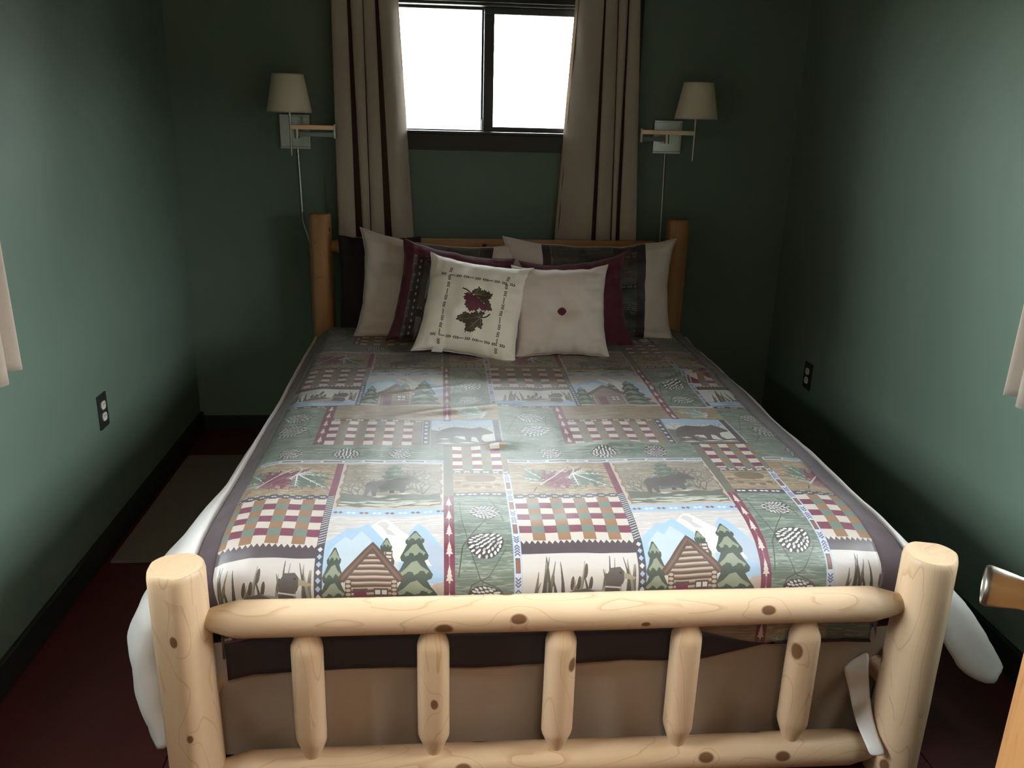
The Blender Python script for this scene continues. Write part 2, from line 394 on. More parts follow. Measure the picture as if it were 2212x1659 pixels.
def paint_tile():
    w, h = .735, 1.12
    c = Canvas(w, h, DK)
    X = lambda x: x
    Y = lambda y: y+.10          # v measured from the cabin's foot
    # ---- duck and reeds
    c.clip = (0, 0, .270, Y(.075))
    c.rect(0, 0, .270, Y(.075), (222, 212, 206))
    c.rect(0, 0, .270, .055, BLUE)
    r = np.random.RandomState(3)
    for k in range(16):
        yy = .003+.05*r.rand(); xx = .27*r.rand(); l = .03+.05*r.rand()
        c.poly([(xx-l, yy), (xx, yy+.004), (xx+l, yy), (xx, yy-.003)], PALE if k % 2 else (96, 108, 120))
    for k in range(30):
        xx = .008+.256*r.rand(); y0 = .045+.02*r.rand(); y1 = y0+.05+.065*r.rand(); t = (r.rand()-.5)*.035
        c.line([(xx, y0), (xx+t*.4, (y0+y1)/2), (xx+t, y1)], .0075+.006*r.rand(), [(78, 74, 62), (112, 104, 84), (150, 144, 126)][k % 3], .0012)
        if k % 5 == 0: c.ell(xx+t, y1-.012, .0042, .018, (84, 68, 54), -.1)
    c.poly([(.085, .052), (.105, .075), (.15, .088), (.19, .080), (.225, .06), (.228, .04), (.19, .028), (.12, .030)], (176, 168, 160))
    c.poly([(.085, .054), (.11, .078), (.15, .088), (.178, .074), (.14, .060)], (104, 92, 84))
    for k in range(7): c.line([(.10+.012*k, .044), (.118+.012*k, .060)], .0015, (120, 112, 106))
    c.poly([(.185, .05), (.192, .085), (.190, .115), (.205, .135), (.226, .136), (.238, .118), (.232, .096), (.222, .084), (.232, .06), (.225, .04)], (96, 74, 68))
    c.poly([(.188, .108), (.203, .136), (.226, .138), (.240, .118), (.232, .098), (.200, .096)], (84, 76, 74))
    c.poly([(.234, .124), (.262, .110), (.258, .104), (.234, .107)], (176, 160, 120))
    c.line([(.190, .090), (.228, .084)], .004, PALE)
    c.ell(.226, .123, .0026, .0026, (30, 28, 28))
    c.clip = None
    # ---- zigzag strip, checks, triangle strip
    c.rect(0, Y(.075), .270, Y(.118), DK)
    checks(c, 0, Y(.115), .270, Y(.322), 9, 7)
    for k in range(20): c.poly([(k*.0135, Y(.116)), (k*.0135+.00675, Y(.104)), (k*.0135+.0135, Y(.116))], CREAM)
    c.rect(0, Y(.320), .270, Y(.346), DK)
    for k in range(9):
        xx = .016+k*.030
        c.poly([(xx-.008, Y(.333)), (xx-.001, Y(.337)), (xx-.001, Y(.329))], PALE)
        c.poly([(xx+.008, Y(.333)), (xx+.001, Y(.337)), (xx+.001, Y(.329))], PALE)
        for s in (.3225, .3435): c.rect(xx+.008, Y(s)-.0015, xx+.020, Y(s)+.0015, PALE)
    # ---- leaves on boards
    c.clip = (0, Y(.346), .270, Y(.545))
    c.wood(0, Y(.346), .270, Y(.545), WOODA, WOODB, WOODC, 11)
    leaf(c, .075, Y(.455), .125, .55, (102, 120, 100), (206, 220, 206), (120, 100, 80), .7)
    leaf(c, .128, Y(.435), .150, -.75, BURG, (150, 78, 96), None, .75)
    c.line([(.065, Y(.385)), (.055, Y(.36))], .004, BARK)
    c.line([(.075, Y(.40)), (.160, Y(.51))], .006, (206, 214, 196), .002)
    leaf(c, .205, Y(.440), .135, -2.35, (92, 110, 92), (220, 232, 222), None, .85)
    c.line([(.172, Y(.475)), (.180, Y(.50)), (.172, Y(.520)), (.158, Y(.524))], .005, (192, 198, 180), .003)
    c.clip = None
    c.rect(.268, Y(.340), .286, Y(.548), BURG)
    c.rect(.268, 0, .286, Y(.342), DK)
    for k in range(22): c.line([(.269, Y(.118)+k*.0102), (.285, Y(.118)+k*.0102+.008)], .0028, PALE)
    for k in range(10):
        c.poly([(.277-.006, Y(.100)-k*.0205), (.277, Y(.108)-k*.0205), (.277+.006, Y(.100)-k*.0205), (.277, Y(.092)-k*.0205)], BLUE if k % 3 else PALE)
    # ---- moose picture
    c.rect(.286, Y(.268), .557, Y(.548), (200, 184, 164))
    rag = lambda n, f: [f(k/n, .003*math.sin(k*2.1)+.002*math.sin(k*5.3)) for k in range(n)]
    x0, x1, y0, y1 = .294, .552, Y(.280), Y(.540)
    p = rag(18, lambda q, e: (x0+(x1-x0)*q, y1+e-.004)) + rag(18, lambda q, e: (x1+e, y1-(y1-y0)*q)) + \
        rag(18, lambda q, e: (x1-(x1-x0)*q, y0+e+.004)) + rag(18, lambda q, e: (x0+e, y0+(y1-y0)*q))
    c.poly(p, (150, 116, 84))
    c.clip = (.299, Y(.286), .548, Y(.536))
    c.wood(.299, Y(.286), .548, Y(.536), (160, 146, 126), (146, 132, 112), (184, 172, 150), 21)
    c.poly([(.29, Y(.28)), (.29, Y(.36)), (.33, Y(.352)), (.40, Y(.345)), (.47, Y(.352)), (.52, Y(.345)), (.56, Y(.36)), (.56, Y(.28))], (96, 100, 86))
    spruce(c, .425, Y(.370), .160, .055, (92, 106, 92), (126, 140, 122), 6, 5)
    r = np.random.RandomState(9)
    for bx, by, s in ((.345, .33, 1), (.345, .33, .8), (.505, .35, 1.1), (.492, .36, 1)):
        for a in (1.2, 1.75, 2.2):
            branches(c, bx, Y(by), a, .045*s, .0045, (104, 96, 84), r, 4)
    sil(c, MOOSE, .352, Y(.318), .150, .150, (90, 80, 78))
    for bx in (.470, .480, .490):
        branches(c, bx-.005, Y(.452), 1.9-(bx-.47)*60, .020, .005, (90, 80, 78), r, 2)
    c.poly([(.34, Y(.30)), (.345, Y(.33)), (.37, Y(.345)), (.39, Y(.325)), (.41, Y(.34)), (.43, Y(.322)), (.46, Y(.34)), (.49, Y(.33)), (.50, Y(.30))], (98, 100, 88))
    for k in range(22):
        yy = Y(.288)+.028*r.rand(); xx = .30+.24*r.rand(); l = .012+.03*r.rand()
        c.poly([(xx-l, yy), (xx-l*.3, yy+.0045), (xx+l, yy+.002), (xx+l*.4, yy-.004)], (206, 206, 184) if k % 3 else (176, 180, 156))
    for xx, yy in ((.375, .342), (.435, .352), (.41, .325)):
        c.poly([(xx, Y(yy)), (xx+.02, Y(yy)+.006), (xx+.042, Y(yy)+.001), (xx+.02, Y(yy)-.005)], (196, 196, 176))
    c.clip = None
    # ---- strip of diamonds
    c.rect(.286, Y(.234), .557, Y(.270), BLUE)
    for k in range(9):
        xx = .302+k*.031
        col = RUST if k % 2 == 0 else (214, 232, 246)
        for s in (-.006, .006):
            c.poly([(xx+s-.0065, Y(.252)), (xx+s, Y(.258)), (xx+s+.0065, Y(.252)), (xx+s, Y(.246))], col)
    # ---- cabin picture
    c.clip = (.286, 0, .557, Y(.236))
    c.wood(.286, 0, .557, Y(.236), (218, 208, 204), (206, 196, 194), (228, 222, 216), 31)
    c.poly([(.286, Y(.12)), (.31, Y(.150)), (.335, Y(.178)), (.352, Y(.176)), (.375, Y(.196)), (.395, Y(.186)), (.42, Y(.150)), (.45, Y(.10)), (.286, Y(.0))], (164, 200, 236))
    c.poly([(.30, Y(.10)), (.33, Y(.145)), (.345, Y(.13)), (.365, Y(.165)), (.39, Y(.13)), (.40, Y(.06)), (.30, Y(.02))], (196, 216, 232))
    c.poly([(.557, Y(.09)), (.535, Y(.135)), (.515, Y(.175)), (.497, Y(.198)), (.482, Y(.175)), (.46, Y(.12)), (.45, Y(.02)), (.557, Y(.0))], (164, 200, 236))
    c.poly([(.557, Y(.10)), (.53, Y(.11)), (.515, Y(.14)), (.50, Y(.12)), (.51, Y(.06)), (.557, Y(.03))], (196, 190, 198), .5)
    c.poly([(.385, Y(.185)), (.40, Y(.207)), (.412, Y(.222)), (.425, Y(.219)), (.437, Y(.200)), (.452, Y(.176)), (.475, Y(.150)), (.50, Y(.105)), (.53, Y(.05)), (.44, Y(.07)), (.42, Y(.13))], (236, 232, 228))
    c.poly([(.398, Y(.196)), (.410, Y(.211)), (.420, Y(.207)), (.428, Y(.192)), (.424, Y(.178)), (.434, Y(.168)), (.445, Y(.150)), (.425, Y(.155)), (.412, Y(.182))], (206, 200, 196))
    c.poly([(.52, 0), (.52, Y(-.02)), (.535, Y(.005)), (.557, Y(.01)), (.557, 0)], (200, 176, 158))
    spruce(c, .310, Y(-.080), .185, .040, DGREEN, SAGE, 4, 1)
    spruce(c, .425, Y(-.03), .170, .034, DGREEN, SAGE, 4, 2)
    spruce(c, .490, Y(-.085), .252, .062, DGREEN, SAGE, 5, 3)
    c.poly([(.286, 0), (.286, Y(-.08)), (.557, Y(-.08)), (.557, 0)], (206, 188, 164))
    for k in range(6): c.line([(.29+.02*k, .004+.003*k), (.40+.025*k, .004+.003*k)], .0025, (150, 122, 96))
    lx0, lx1, gy = .343, .445, .070                         # cabin body
    c.poly([(lx0, .014), (lx0, Y(.03)), (.394, Y(.10)), (lx1, Y(.03)), (lx1, .014)], (206, 184, 160))
    for k in range(14):
        yy = .016+k*.0142
        hw = min(.052, (.212-yy)*.70)
        if hw > .006:
            c.rect(.394-hw, yy, .394+hw, yy+.0062, BARK)
            c.rect(.394-hw, yy+.0062, .394+hw, yy+.009, (150, 110, 84))
    for xx in (lx0-.006, lx1-.006):
        c.rect(xx, .012, xx+.013, .122, BARK)
        for k in range(10): c.ell(xx+.0065, .018+k*.0108, .0058, .0040, (206, 184, 160))
    c.rect(.356, .012, .384, .094, BURG); c.rect(.354, .092, .386, .098, BARK)
    c.rect(.400, .058, .432, .098, BARK)
    for a in (.403, .418):
        for b in (.062, .081): c.rect(a, b, a+.011, b+.012, (228, 226, 222))
    c.rect(.424, Y(.045), .440, Y(.098), BARK)
    for k in range(5): c.rect(.426, Y(.048)+k*.0098, .438, Y(.048)+k*.0098+.0055, (222, 206, 190))
    for s in (-1, 1):
        c.poly([(.394, Y(.124)), (.394, Y(.094)), (.394+s*.060, Y(.012)), (.394+s*.074, Y(.024))], BARK)
        c.poly([(.394, Y(.114)), (.394, Y(.105)), (.394+s*.063, Y(.017)), (.394+s*.068, Y(.021))], (128, 88, 68))
    c.clip = None
    # ---- burgundy bar of little trees (runs past the cabin's foot)
    def treebar(x0, x1, y0, y1):
        c.clip = (x0, max(0, y0), x1, y1)
        c.rect(x0, y0, x1, y1, BURG)
        xm = (x0+x1)/2
        c.rect(xm-.0012, y0, xm+.0012, y1, (168, 90, 96))
        n = int((y1-y0)/.062)
        for k in range(n+1):
            b = y1-.052-k*.068
            c.rect(xm-.0018, b-.006, xm+.0018, b+.004, CREAM)
            for t in range(3): c.poly([(xm-.0085+.002*t, b+.010*t), (xm+.0085-.002*t, b+.010*t), (xm, b+.018+.011*t)], CREAM)
        c.clip = None
    treebar(.557, .582, 0, Y(.336))
    c.rect(.557, Y(.336), .582, Y(.660), (112, 106, 88))
    # ---- cone panel, paw, small checks, arrow strip
    c.wood(.582, 0, .716, Y(.336), GRA, GRB, GRC, 41)
    r = np.random.RandomState(15)
    for a in ([(.59, .12), (.60, .20), (.63, .26), (.66, .31), (.70, .36)], [(.71, .05), (.68, .09), (.64, .11), (.62, .18), (.60, .30), (.595, .40)],
              [(.70, .30), (.69, .36), (.67, .42)], [(.60, .04), (.62, .10), (.66, .12), (.70, .19)]):
        c.line(a, .003, (72, 72, 62), .0016)
    cone(c, .655, Y(.245), .036, .033, 2.9, 1); cone(c, .655, Y(.110), .042, .040, .75, 2); cone(c, .650, Y(-.035), .038, .032, .15, 3)
    c.rect(.582, Y(.333), .716, Y(.358), DK)
    for k in range(8):
        xx = .590+.0155*k+(0 if k % 2 else .003)
        c.ell(xx, Y(.345), .0055, .0042, (214, 230, 240))
    c.wood(.582, Y(.356), .716, Y(.474), WOODA, WOODB, WOODC, 51)
    c.ell(.655, Y(.444), .042, .022, (128, 100, 72))
    c.poly([(.613, Y(.444)), (.62, Y(.425)), (.65, Y(.416)), (.69, Y(.425)), (.697, Y(.444))], (128, 100, 72))
    for k, (dx, dy) in enumerate(((-.058, .416), (-.036, .398), (-.008, .388), (.022, .388), (.046, .402))):
        c.ell(.652+dx, Y(dy), .0095, .0085, (128, 100, 72))
    c.rect(.582, Y(.470), .735, Y(.494), (100, 92, 76))
    for k in range(6):
        xx = .594+k*.026
        for s in (-1, 1): c.line([(xx-.008, Y(.482)-s*.006), (xx+.008, Y(.482)+s*.006)], .0032, WHITE)
    checks(c, .582, Y(.493), .735, Y(.666), 5.6, 6.3, False)
    def vstrip(x0, x1, y0, y1):
        c.clip = (x0, y0, x1, y1)
        c.rect(x0, y0, x1, y1, (176, 200, 232)); c.rect(x0+.0022, y0, x1-.0022, y1, (206, 214, 232))
        xm = (x0+x1)/2; y = y0
        while y < y1:
            c.rect(xm-.0052, y+.006, xm+.0052, y+.046, DK); c.rect(xm-.0036, y+.008, xm+.0036, y+.044, RUST)
            c.chevrons(xm, y+.056, 4, .0078, .008, .012, (96, 84, 128), False, 1, .003)
            c.chevrons(xm, y+.094, 3, .0078, .008, .012, (96, 84, 128), False, -1, .003)
            y += .118
        c.clip = None
    vstrip(.716, .735, 0, Y(.472))
    # ---- strip of pine cones with arrow strip under it
    c.rect(0, Y(.544), .557, Y(.567), (206, 214, 226))
    xx = .005
    while xx < .55:
        c.rect(xx, Y(.5515), xx+.050, Y(.5595), DK); c.rect(xx+.004, Y(.5535), xx+.046, Y(.5575), (120, 116, 104))
        c.chevrons(xx+.060, Y(.5555), 3, .0075, .008, .012, (84, 84, 116), True, 1)
        c.chevrons(xx+.084, Y(.5555), 3, .0075, .008, .012, (84, 84, 116), True, -1)
        xx += .112
    c.wood(0, Y(.566), .557, Y(.676), GRA, GRB, GRC, 61)
    for k, xx in enumerate((.13, .285, .435)): cone(c, xx, Y(.612), .032, .036, .3+k*1.3, 10+k)
    # ---- upper row: two cones, tree bar, crossed checks, bear
    c.wood(0, Y(.674), .182, Y(1.002), GRA, GRB, GRC, 71)
    for a in ([(.02, .90), (.05, 1.0), (.08, 1.06)], [(.17, .83), (.14, .92), (.15, 1.02)], [(.03, .79), (.06, .84), (.05, .92)]): c.line(a, .0028, (76, 76, 66))
    cone(c, .105, Y(.790), .044, .044, .25, 21); cone(c, .100, Y(.905), .042, .040, 2.8, 22)
    c.rect(0, Y(1.0), .182, h, DK)
    c.rect(0, Y(.999), .182, Y(1.004), RUST)
    for k in range(4):
        for s in (-.006, .007): c.ell(.025+k*.045+s, Y(1.0095), .0065, .0036, CREAM)
    treebar(.182, .213, Y(.674), h)
    c.wood(.213, Y(.884), .557, h, WOODA, WOODB, (136, 110, 80), 81)
    checks(c, .213, Y(.674), .492, Y(.866), 10, 7, False)
    c.rect(.213, Y(.866), .492, Y(.888), (96, 66, 60))
    for k in range(8):
        xx = .228+k*.036
        for s in (-1, 1): c.line([(xx-.009, Y(.877)-s*.0062), (xx+.009, Y(.877)+s*.0062)], .0034, WHITE)
    c.rect(.490, Y(.674), .520, Y(.888), DK)
    for k in range(6): c.ell(.505, Y(.695)+k*.034, .0055, .0072, PALE)
    for xx in (.4925, .5165):
        for k in range(14): c.rect(xx, Y(.678)+k*.0152, xx+.0028, Y(.678)+k*.0152+.007, PALE)
    c.clip = (.520, Y(.674), .716, Y(.888))
    c.rect(.520, Y(.674), .716, Y(.888), BLUE)
    c.poly([(.52, Y(.83)), (.55, Y(.855)), (.60, Y(.835)), (.65, Y(.845)), (.70, Y(.83)), (.716, Y(.84)), (.716, Y(.67)), (.52, Y(.67))], (206, 206, 204))
    for bx in (.545, .58, .63, .66, .69): branches(c, bx, Y(.80), 1.57, .022, .003, (132, 110, 88), r, 2)
    c.poly([(.52, Y(.674)), (.52, Y(.80)), (.55, Y(.79)), (.57, Y(.74)), (.716, Y(.72)), (.716, Y(.674))], (112, 104, 96))
    c.poly([(.60, Y(.73)), (.63, Y(.775)), (.716, Y(.79)), (.716, Y(.715)), (.66, Y(.70))], (222, 218, 210))
    sil(c, BEAR, .533, Y(.688), .176, .172, (90, 76, 74))
    for xx, yy, l in ((.565, .688, .03), (.63, .695, .03), (.685, .690, .03), (.56, .722, .018)):
        c.poly([(xx-l, Y(yy)), (xx, Y(yy)+.005), (xx+l, Y(yy)), (xx, Y(yy)-.004)], (226, 222, 212))
    c.clip = None
    c.rect(.712, Y(.666), .735, h, DK)
    for k in range(40): c.poly([(.735, Y(.674)+k*.0088), (.728, Y(.674)+k*.0088+.0044), (.735, Y(.674)+k*.0088+.0088)], PALE)
    # ---- tail of the tree bar, lone leaf
    treebar(.557, .582, Y(.884), h)
    c.clip = (.582, Y(.888), .735, Y(1.006))
    c.wood(.582, Y(.888), .735, Y(1.006), WOODA, (160, 128, 84), WOODC, 91)
    leaf(c, .655, Y(.945), .105, 1.25, (150, 172, 162), (226, 238, 236), None, .9)
    c.clip = None
    c.rect(.582, Y(1.006), .735, h, (186, 212, 224))
    return c
# ================================================================ materials
M_WALL = plain('green wall paint', (106, 124, 111), .62, var=.05, scale=3, bump=.10, bscale=140, spec=.35)
M_CEIL = plain('brown board ceiling', (112, 86, 60), .7, var=.2, scale=6)
M_FLOOR = plain('dark red floor paint', (74, 22, 20), .5, var=.22, scale=5, bump=.08, bscale=30)
M_BASE = plain('black baseboard paint', (34, 37, 38), .45, var=.1)
M_TRIM = plain('black trim paint', (36, 39, 41), .42, var=.12, scale=14, bump=.15, bscale=40)
M_SASH = plain('dark window frame', (58, 64, 68), .4, var=.06)
M_CHROME = plain('brushed nickel', (188, 186, 180), .28, 1.0, var=.05)
M_KNOB = plain('satin nickel', (150, 143, 132), .34, 1.0, var=.04)
M_SHADE = plain('linen lampshade', (222, 214, 194), .9, var=.05, scale=60, bump=.15, bscale=300)
M_CURT = plain('taupe curtain cloth', (202, 188, 174), .85, var=.05, scale=20, bump=.2, bscale=220, sheen=.2)
def translucent(m, f):
    nd, lk = m.node_tree.nodes, m.node_tree.links
    bs = nd['Principled BSDF']; t = N(nd, 'ShaderNodeBsdfTranslucent'); mx = N(nd, 'ShaderNodeMixShader'); mx.inputs[0].default_value = f
    lk.new(bs.inputs['Base Color'].links[0].from_socket, t.inputs[0]); lk.new(bs.outputs[0], mx.inputs[1]); lk.new(t.outputs[0], mx.inputs[2])
    lk.new(mx.outputs[0], nd['Material Output'].inputs[0])
translucent(M_CURT, .22)
M_FOLD_SHADE = plain('brown curtain lining', (104, 82, 78), .9)  # brown of the added sheet that darkens the curtain folds like shade
M_PLATE = plain('dark switch plate', (44, 46, 44), .4)
M_IVORY = plain('ivory socket', (222, 216, 200), .45)
M_SLOT = plain('black slot', (20, 20, 20), .6)
M_RUG = plain('grey beige rug', (116, 108, 95), .95, var=.15, scale=90, bump=.8, bscale=260)
M_PINE = pine('pale peeled pine', (218, 192, 161), (199, 167, 132), (168, 130, 92), (122, 88, 60), .55)
M_PINE2 = pine('amber peeled pine', (188, 146, 102), (162, 116, 74), (130, 90, 56), (92, 62, 42), .35)
M_DOOR = pine('varnished pine', (184, 134, 84), (166, 114, 66), (140, 92, 52), (120, 78, 44), .05)
M_BROWN = plain('dark brown cotton', (74, 60, 66), .9, var=.08, scale=30, bump=.35, bscale=26, sheen=.2)
M_CREAM = plain('cream cotton', (224, 212, 204), .9, var=.03, scale=10, bump=.3, bscale=18, sheen=.15)
M_WHITEC = plain('white cotton', (236, 232, 230), .9, var=.02, scale=10, bump=.3, bscale=18, sheen=.15)
M_TANSK = plain('tan cotton', (164, 147, 131), .9, var=.04, scale=6, bump=.3, bscale=14, sheen=.15)
M_BURG = plain('burgundy cotton', (92, 34, 52), .88, var=.1, scale=20, bump=.35, bscale=30, sheen=.2)
M_BROWN_SHADE = plain('shaded brown border cotton', (50, 40, 42), .9, var=.08, scale=30, bump=.35, bscale=26)  # border brown again, darkened for the shade behind the footboard
M_BLACKC = plain('near black brown cotton', (42, 34, 36), .9, bump=.3, bscale=30)
M_MATT = plain('white ticking', (214, 212, 206), .9)
M_PINK = plain('rose cotton', (150, 78, 100), .9)
M_HALLW = plain('warm hall wall', (206, 170, 126), .7)
M_GROUND = plain('pale gravel', (190, 184, 172), .95, var=.12, scale=2)
M_HILL = plain('dark conifer slope', (38, 48, 34), .95, var=.4, scale=1.5)
M_SLOPE = plain('pale grass slope', (120, 120, 104), .95, var=.2, scale=1)
M_BLOCKER = plain('brown light blocker', (88, 66, 50), .8)
def glass_mat():
    m = bpy.data.materials.new('window glass'); m.use_nodes = True
    nt = m.node_tree; nd, lk = nt.nodes, nt.links
    nd.remove(nd['Principled BSDF'])
    t = N(nd, 'ShaderNodeBsdfTransparent'); t.inputs[0].default_value = (.97, .98, .97, 1)
    g = N(nd, 'ShaderNodeBsdfGlossy'); g.inputs['Roughness'].default_value = .02
    fr = N(nd, 'ShaderNodeFresnel'); fr.inputs[0].default_value = 1.45
    mx = N(nd, 'ShaderNodeMixShader'); lk.new(math_(nd, lk, 'MULTIPLY', fr.outputs[0], .8), mx.inputs[0]); lk.new(t.outputs[0], mx.inputs[1]); lk.new(g.outputs[0], mx.inputs[2])
    lk.new(mx.outputs[0], nd['Material Output'].inputs[0]); return m
M_GLASS = glass_mat()

# ================================================================ room shell
def wall_with_hole(name, axis, p0, p1, a0, a1, z0, z1, hole, mat):
    """slab between p0 and p1 on `axis`, spanning a0..a1, pierced by hole (a0, a1, z0, z1)"""
    mb = MB(); h0, h1, k0, k1 = hole
    for (q0, q1, r0, r1) in ((a0, h0, z0, z1), (h1, a1, z0, z1), (h0, h1, z0, k0), (h0, h1, k1, z1)):
        if q1-q0 < 1e-4 or r1-r0 < 1e-4: continue
        if axis == 'y': mb.box(q0, p0, r0, q1, p1, r1)
        else: mb.box(p0, q0, r0, p1, q1, r1)
    return struct(mb.build(name, mat))
TH = .12
struct(box('floor', XL-TH, -4.2, -.12, XR+TH, YB+TH, -.012, M_FLOOR))
# painted floor boards that carry one visible joint
floor = bpy.data.objects['floor']
xs = [XL, -.945, -.31, .32, .9445, XR]
for a, b in zip(xs[:-1], xs[1:]):
    box('floor_board', a+.0012, YD-TH, -.012, b-.0012, YB, 0, M_FLOOR, floor, .0012)
struct(box('ceiling', XL-TH, YD-TH, ZC, XR+TH, YB+TH, ZC+.1, M_CEIL))
wall_with_hole('wall_back', 'y', YB, YB+TH, XL-TH, XR+TH, 0, ZC, WF, M_WALL)
wall_with_hole('wall_left', 'x', XL-TH, XL, YD-TH, YB, 0, ZC, WL, M_WALL)
wall_with_hole('wall_right', 'x', XR, XR+TH, YD-TH, YB, 0, ZC, WR, M_WALL)
wall_with_hole('wall_front', 'y', YD-TH, YD, XL, XR, 0, ZC, (-.70, .130, 0, 2.03), M_WALL)
struct(box('wall_hall_left', -1.7, -4.2, 0, -1.58, YD-TH-.001, ZC, M_HALLW))
struct(box('wall_hall_right', 1.50, -4.2, 0, 1.62, YD-TH-.001, ZC, M_HALLW))
struct(box('wall_hall_back', -1.7, -4.32, 0, 1.62, -4.2, ZC, M_HALLW))
struct(box('ceiling_hall', -1.7, -4.32, ZC+.001, 1.62, YD-TH-.001, ZC+.1, M_CEIL))
BBH, BBT = .093, .016
struct(box('baseboard_back', XL+BBT, YB-BBT, 0, XR-BBT, YB, BBH-.02, M_BASE, bev=.003))
struct(box('baseboard_left', XL, YD, 0, XL+BBT, YB, BBH, M_BASE, bev=.003))
struct(box('baseboard_right', XR-BBT, YD, 0, XR, YB, BBH, M_BASE, bev=.003))
# door lining
mb = MB(); mb.box(-.70, YD-TH-.01, 0, -.68, YD+.01, 2.01).box(.11, YD-TH-.01, 0, .13, YD+.01, 2.01).box(-.70, YD-TH-.01, 2.01, .13, YD+.01, 2.03)
struct(mb.build('trim_1', M_DOOR))

# ---------------------------------------------------------------- front window
w1 = struct(empty('window_1', ((WF[0]+WF[1])/2, YB, WF[2])))
def wbox(name, x0, y0, z0, x1, y1, z1, mat, bev=.003, parent=w1):
    o = box(name, x0, y0, z0, x1, y1, z1, mat, None, bev); o.parent = parent
    o.matrix_parent_inverse = Matrix.Translation(-parent.location); return o
cw = .082
wbox('casing', WF[0]-cw, YB-.018, WF[2]-.085, WF[0], YB, WF[3]+cw, M_TRIM)
wbox('casing', WF[1], YB-.018, WF[2]-.085, WF[1]+cw, YB, WF[3]+cw, M_TRIM)
wbox('casing', WF[0], YB-.018, WF[3], WF[1], YB, WF[3]+cw, M_TRIM)
wbox('apron', WF[0], YB-.020, WF[2]-.085, WF[1], YB, WF[2]-.012, M_TRIM)
wbox('sill', WF[0], YB-.026, WF[2]-.012, WF[1], YB+TH, WF[2], M_SASH, .004)
wbox('jamb', WF[0], YB, WF[2], WF[0]+.012, YB+TH, WF[3], M_SASH)
wbox('jamb', WF[1]-.012, YB, WF[2], WF[1], YB+TH, WF[3], M_SASH)
wbox('jamb', WF[0]+.012, YB, WF[3]-.012, WF[1]-.012, YB+TH, WF[3], M_SASH)
xm = -.078
def sash(x0, x1, y, ft, fb, fl, fr):
    s = wbox('sash', x0, y, WF[3]-.012-ft, x1, y+.025, WF[3]-.012, M_SASH)
    for q in ((x0, y, WF[2], x1, y+.025, WF[2]+fb), (x0, y, WF[2]+fb, x0+fl, y+.025, WF[3]-.012-ft), (x1-fr, y, WF[2]+fb, x1, y+.025, WF[3]-.012-ft)):
        wbox('sash_rail', *q, M_SASH)
    wbox('pane', x0+fl, y+.010, WF[2]+fb, x1-fr, y+.014, WF[3]-.012-ft, M_GLASS, 0)
sash(xm-.006, WF[1]-.012, YB+.030, .030, .022, .046, .030)
sash(WF[0]+.012, xm+.018, YB+.062, .012, .006, .030, .034)
wbox('latch', xm-.012, YB+.040, WF[2]+.006, xm-.007, YB+.060, WF[2]+.052, M_SASH, .001)

# ---------------------------------------------------------------- side windows (just outside the frame; they light the room)
def side_window(name, xi, sgn, W):
    w = struct(empty(name, (xi, (W[0]+W[1])/2, W[2])))
    c = .08
    def b(n, x0, y0, z0, x1, y1, z1, m): return wbox(n, min(x0, x1), y0, z0, max(x0, x1), y1, z1, m, .003 if m is not M_GLASS else 0, w)
    t = -sgn*.018
    b('casing', xi, W[0]-c, W[2]-c, xi+t, W[0], W[3]+c, M_TRIM); b('casing', xi, W[1], W[2]-c, xi+t, W[1]+c, W[3]+c, M_TRIM)
    b('casing', xi, W[0], W[3], xi+t, W[1], W[3]+c, M_TRIM); b('apron', xi, W[0], W[2]-c, xi+t, W[1], W[2], M_TRIM)
    e = xi+sgn*.05; e2 = xi+sgn*.075
    ym = (W[0]+W[1])/2
    for q in ((W[0], W[2], W[0]+.04, W[3]), (W[1]-.04, W[2], W[1], W[3]), (ym-.025, W[2]+.04, ym+.025, W[3]-.04), (W[0]+.04, W[2], W[1]-.04, W[2]+.04), (W[0]+.04, W[3]-.04, W[1]-.04, W[3])):
        b('sash', e, q[0], q[1], e2, q[2], q[3], M_SASH)
    b('pane', xi+sgn*.060, W[0]+.04, W[2]+.04, xi+sgn*.064, ym-.025, W[3]-.04, M_GLASS); b('pane', xi+sgn*.060, ym+.025, W[2]+.04, xi+sgn*.064, W[1]-.04, W[3]-.04, M_GLASS)
side_window('window_2', XL, -1, WL)
side_window('window_3', XR, 1, WR)
struct(box('ground', -40, -40, -.75, 40, 40, -.70, M_GROUND))
# wooded slope to the right of the house, and an invented block on its left: both unseen, only there to keep light out
V, F = [], []; nu, nv = 60, 16
for j in range(nv+1):
    for i in range(nu+1):
        a = R(-75+150*i/nu); q = j/nv; rr = 7+9*q
        V.append((XR+rr*math.cos(a), .2+rr*math.sin(a), -.75+(2.7*q**.8)*(1+.22*noise.noise((i*.45, j*.5, 2)))+.5*abs(noise.noise((i*1.3, j*1.3, 7)))))
for j in range(nv):
    for i in range(nu): k = j*(nu+1)+i; F.append((k, k+1, k+nu+2, k+nu+1))
struct(obj('hillside', V, F, M_HILL))
# slope added in front of the window to cut its light
V, F = [], []
for j in range(nv+1):
    for i in range(nu+1):
        a = R(15+150*i/nu); q = j/nv; rr = 7+26*q
        V.append((rr*math.cos(a), YB+rr*math.sin(a), -.75+3*q**1.1+.8*noise.noise((i*.4, j*.6, 4))))
for j in range(nv):
    for i in range(nu): k = j*(nu+1)+i; F.append((k, k+1, k+nu+2, k+nu+1))
struct(obj('slope_blocker', V, F, M_SLOPE))
struct(box('eave_blocker', XL-.5, YB+TH+.002, 2.14, XR+.5, YB+TH+.45, 2.22, M_BLOCKER))  # added overhang that keeps high sky light off the bed
struct(box('wall_blocker', -5.5, -5.5, -.7, -1.72, -2.0, 2.9, M_BLOCKER))  # made-up block outside, cuts the light reaching the right wall

